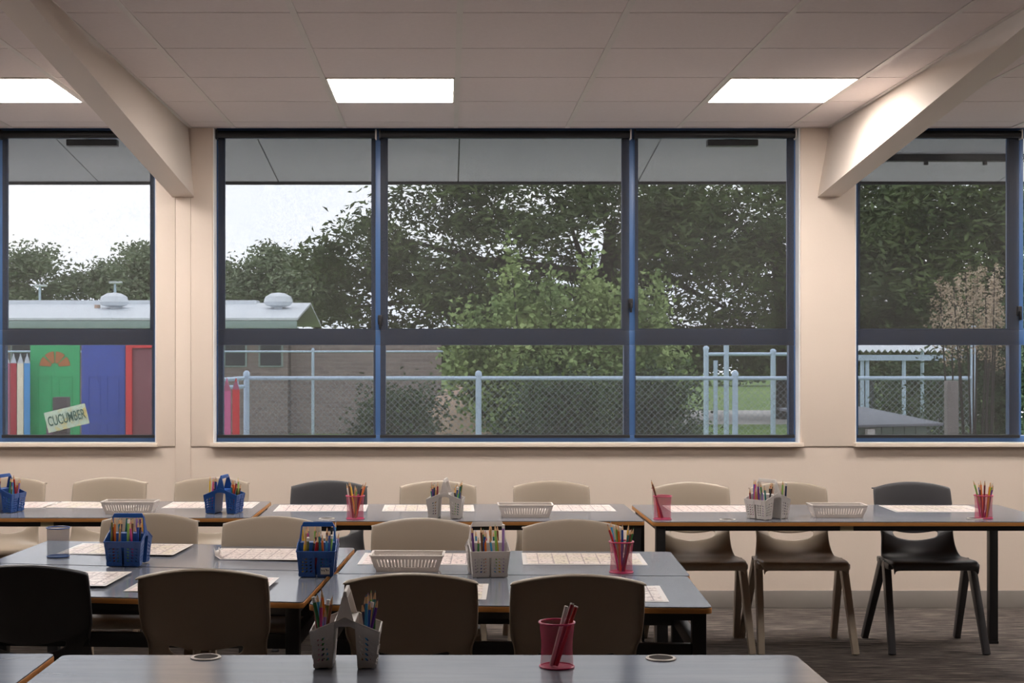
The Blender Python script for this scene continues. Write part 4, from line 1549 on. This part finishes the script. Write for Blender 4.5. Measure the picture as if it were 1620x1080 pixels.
def tree(name, label, x, y, trunk_h, trunk_r, crown, ncl, per, cs, lw, ll, m, seed, group, limbs=8, holes=0.0, lean=0.0):
    """crown = (dx, dz, rx, ry, rz) relative to the trunk's foot."""
    t = thing(name, label, 'tree', (x, y, GZ), group=group)
    rnd = random.Random(seed)
    dx, dz, rx, ry, rz = crown
    pts = [(lean * k * k * 0.3, 0, trunk_h * k) for k in (0, 0.25, 0.5, 0.75, 1.0)]
    MB().tube(pts, [trunk_r, trunk_r * 0.85, trunk_r * 0.72, trunk_r * 0.55, trunk_r * 0.35], n=9).build('trunk', M_BARK, t, smooth=True)
    cl = []
    while len(cl) < ncl:
        u, v, w_ = rnd.uniform(-1, 1), rnd.uniform(-1, 1), rnd.uniform(-1, 1)
        q = u * u + v * v + w_ * w_
        if q > 1 or q < 0.08:
            continue
        s = rnd.uniform(0.7, 1.35) * cs
        cl.append((dx + u * rx, v * ry, dz + w_ * rz, s, s, s * 0.52))
    for k in range(limbs):
        c = cl[(k * 7) % ncl]
        h = trunk_h * rnd.uniform(0.3, 0.85)
        a = Vector((lean * (h / trunk_h) ** 2 * 0.3, 0, h))
        b = Vector(c[:3])
        mid = a.lerp(b, 0.5) + Vector((0, 0, rnd.uniform(0.05, 0.25) * (b - a).length * 0.4))
        MB().tube([a, mid, b], [trunk_r * 0.38, trunk_r * 0.24, trunk_r * 0.08], n=6).build('branch', M_BARK, t, smooth=True)
    leaves('foliage', cl, per, lw, ll, m, t, seed)
    return t


TG = 'big dark trees behind the fence'
tree('cypress_tree', 'spreading dark tree filling the middle of the centre window', 4.3, 41.2, 5.6, 0.42, (-1.6, 4.3, 7.0, 3.2, 3.0), 190, 200, 0.95, 0.085, 0.24, M_PINE, 31, TG, limbs=14, lean=1.2)
tree('cypress_tree', 'dark tree behind the right pane of the centre window', 9.4, 40.0, 5.6, 0.36, (0.2, 4.5, 4.6, 3.0, 3.0), 105, 200, 0.95, 0.085, 0.24, M_PINE, 32, TG, limbs=10, lean=-1.5)
tree('cypress_tree', 'dense dark tree filling the right window', 14.2, 37.0, 5.2, 0.4, (0.0, 4.1, 4.6, 3.0, 3.0), 185, 200, 1.05, 0.085, 0.24, M_PINE, 33, TG, limbs=8)
FG = 'distant gum trees above the roof'
for k, (px, d, pyc, rw, rh, label) in enumerate([
    (38, 72, 450, 68, 62, 'distant grey green tree at the left edge of the left window'),
    (160, 75, 462, 62, 48, 'distant low grey green trees in the middle of the left window'),
    (232, 68, 440, 30, 64, 'distant tall tree beside the left column'),
    (352, 74, 462, 36, 50, 'distant tree at the left edge of the centre window'),
    (428, 70, 445, 46, 52, 'distant rounded tree left of the big dark tree'),
    (500, 66, 455, 46, 45, 'distant tree half hidden by the big dark tree'),
]):
    x, z = wx(px, d), wz(pyc, d) - GZ
    tree('gum_tree', label, x, d, z, 0.22, (0, z, rw * d / F, 1.4, rh * d / F), 46, 130, 0.85, 0.12, 0.26, M_GUM, 50 + k, FG, limbs=5)

# bright young shrub with upright shoots
SB = 28.0
t = thing('leafy_shrub', 'bright green shrub with tall upright shoots behind the wire fence', 'shrub', (wx(880, SB), SB, GZ))
rnd = random.Random(5)
cl = []
for px, pyt, pxb in ((735, 505, 800), (757, 495, 810), (790, 480, 820), (806, 405, 840), (835, 450, 850), (868, 445, 870), (880, 470, 880), (905, 470, 890),
                     (925, 412, 900), (945, 455, 910), (965, 470, 930), (985, 455, 950), (1012, 470, 960), (1040, 455, 970), (1060, 500, 980), (1075, 560, 990),
                     (715, 560, 800), (745, 580, 820), (900, 520, 890), (850, 520, 850), (1000, 540, 950), (960, 540, 920), (780, 560, 830), (820, 540, 845)):
    zt, zb = wz(pyt, SB) - GZ, 0.2
    xt, xb_ = wx(px, SB) - wx(880, SB), wx(pxb, SB) - wx(880, SB)
    yo = rnd.uniform(-0.7, 0.7)
    MB().tube([(xb_, yo * 0.3, 0), (xb_ + (xt - xb_) * 0.6, yo, zt * 0.5), (xt, yo, zt - 0.1)], [0.035, 0.022, 0.008], n=6).build('stem', M_BARK, t, smooth=True)
    for q in range(9):
        v = 0.12 + 0.88 * (q + 0.5) / 9
        xx = xb_ + (xt - xb_) * min(1, v * 1.15)
        s = 0.42 if v < 0.75 else 0.24
        cl.append((xx + rnd.uniform(-0.12, 0.12), yo + rnd.uniform(-0.3, 0.3), zb + (zt - zb) * v, s, s, 0.5))
leaves('foliage', cl, 90, 0.085, 0.12, M_SHRUB, t, 61, 0.2)


def shrub(label, px, d, pyt, wpx, m, seed, nc=40, per=140, ls=0.09):
    t = thing('low_shrub', label, 'shrub', (wx(px, d), d, GZ), group='low shrubs along the fence')
    rnd = random.Random(seed)
    h, w_ = wz(pyt, d) - GZ, wpx * d / F / 2
    cl = [(rnd.uniform(-1, 1) * w_ * 0.85, rnd.uniform(-0.5, 0.5), rnd.uniform(0.1, 0.92) * h, 0.42, 0.4, 0.36) for _ in range(nc)]
    for k in range(5):
        MB().tube([(0, 0, 0), cl[k][:3]], [0.03, 0.01], n=6).build('stem', M_BARK, t)
    leaves('foliage', cl, per, ls * 0.6, ls, m, t, seed)


shrub('dark low shrub behind the left half of the fence', 632, 24, 622, 110, M_LOWSH, 71)
shrub('dark low shrub behind the middle of the fence', 890, 23, 600, 140, M_LOWSH, 72, 60)
shrub('dark low shrub behind the right half of the fence', 1030, 24, 588, 150, M_LOWSH, 73, 50)
shrub('dark shrub beside the fence post at the right edge', 1590, 15.4, 500, 110, M_LOWSH, 74, 70, 150, 0.06)
shrub('dark shrub behind the garden shelter', 1450, 26, 575, 200, M_LOWSH, 75, 50)
shrub('grey green shrub in front of the grey timber post', 1480, 16.2, 618, 60, M_LOWSH, 77, 26, 120, 0.05)
t = thing('flowering_shrub', 'tall shrub with beige flower spikes in the right window', 'shrub', (wx(1545, 12.8), 12.8, GZ))
rnd = random.Random(9)
cl = []
for k in range(13):
    px = 1490 + k * 9.2 + rnd.uniform(-3, 3)
    zt = wz(rnd.uniform(418, 490), 12.8) - GZ
    x = wx(px, 12.8) - wx(1545, 12.8)
    yo = rnd.uniform(-0.4, 0.4)
    MB().tube([(x * 0.5, yo, 0), (x, yo, zt)], [0.015, 0.004], n=5).build('stem', M_BARK, t)
    for q in range(7):
        cl.append((x + rnd.uniform(-0.05, 0.05), yo, zt - q * 0.085 - 0.02, 0.035 + q * 0.013, 0.06, 0.07))
leaves('flower_spikes', cl, 40, 0.018, 0.026, M_BLOOM, t, 81)

for k, (px, wpx, pyt) in enumerate(((590, 190, 538), (760, 200, 545), (930, 210, 540), (1100, 200, 546), (1270, 200, 540), (1440, 200, 545), (1610, 200, 538))):
    d = 92.0 + (k % 3) * 2.0
    t = thing('distant_tree', 'distant dark tree in the line behind the lawn, %s from the left' % ('first', 'second', 'third', 'fourth', 'fifth', 'sixth', 'seventh')[k], 'tree', (wx(px, d), d, GZ), group='distant tree line')
    rnd = random.Random(k + 90)
    h, w_ = wz(pyt, d) - GZ, wpx * d / F / 2
    MB().cyl((0, 0, 0), (0, 0, h * 0.7), 0.15, 0.06, n=7).build('trunk', M_BARK, t)
    cl = [(rnd.uniform(-1, 1) * w_, rnd.uniform(-0.6, 0.6), rnd.uniform(0.22, 0.85) * h, 1.1, 0.8, 0.7) for _ in range(44)]
    leaves('foliage', cl, 110, 0.22, 0.34, M_PINE, t, 90 + k)
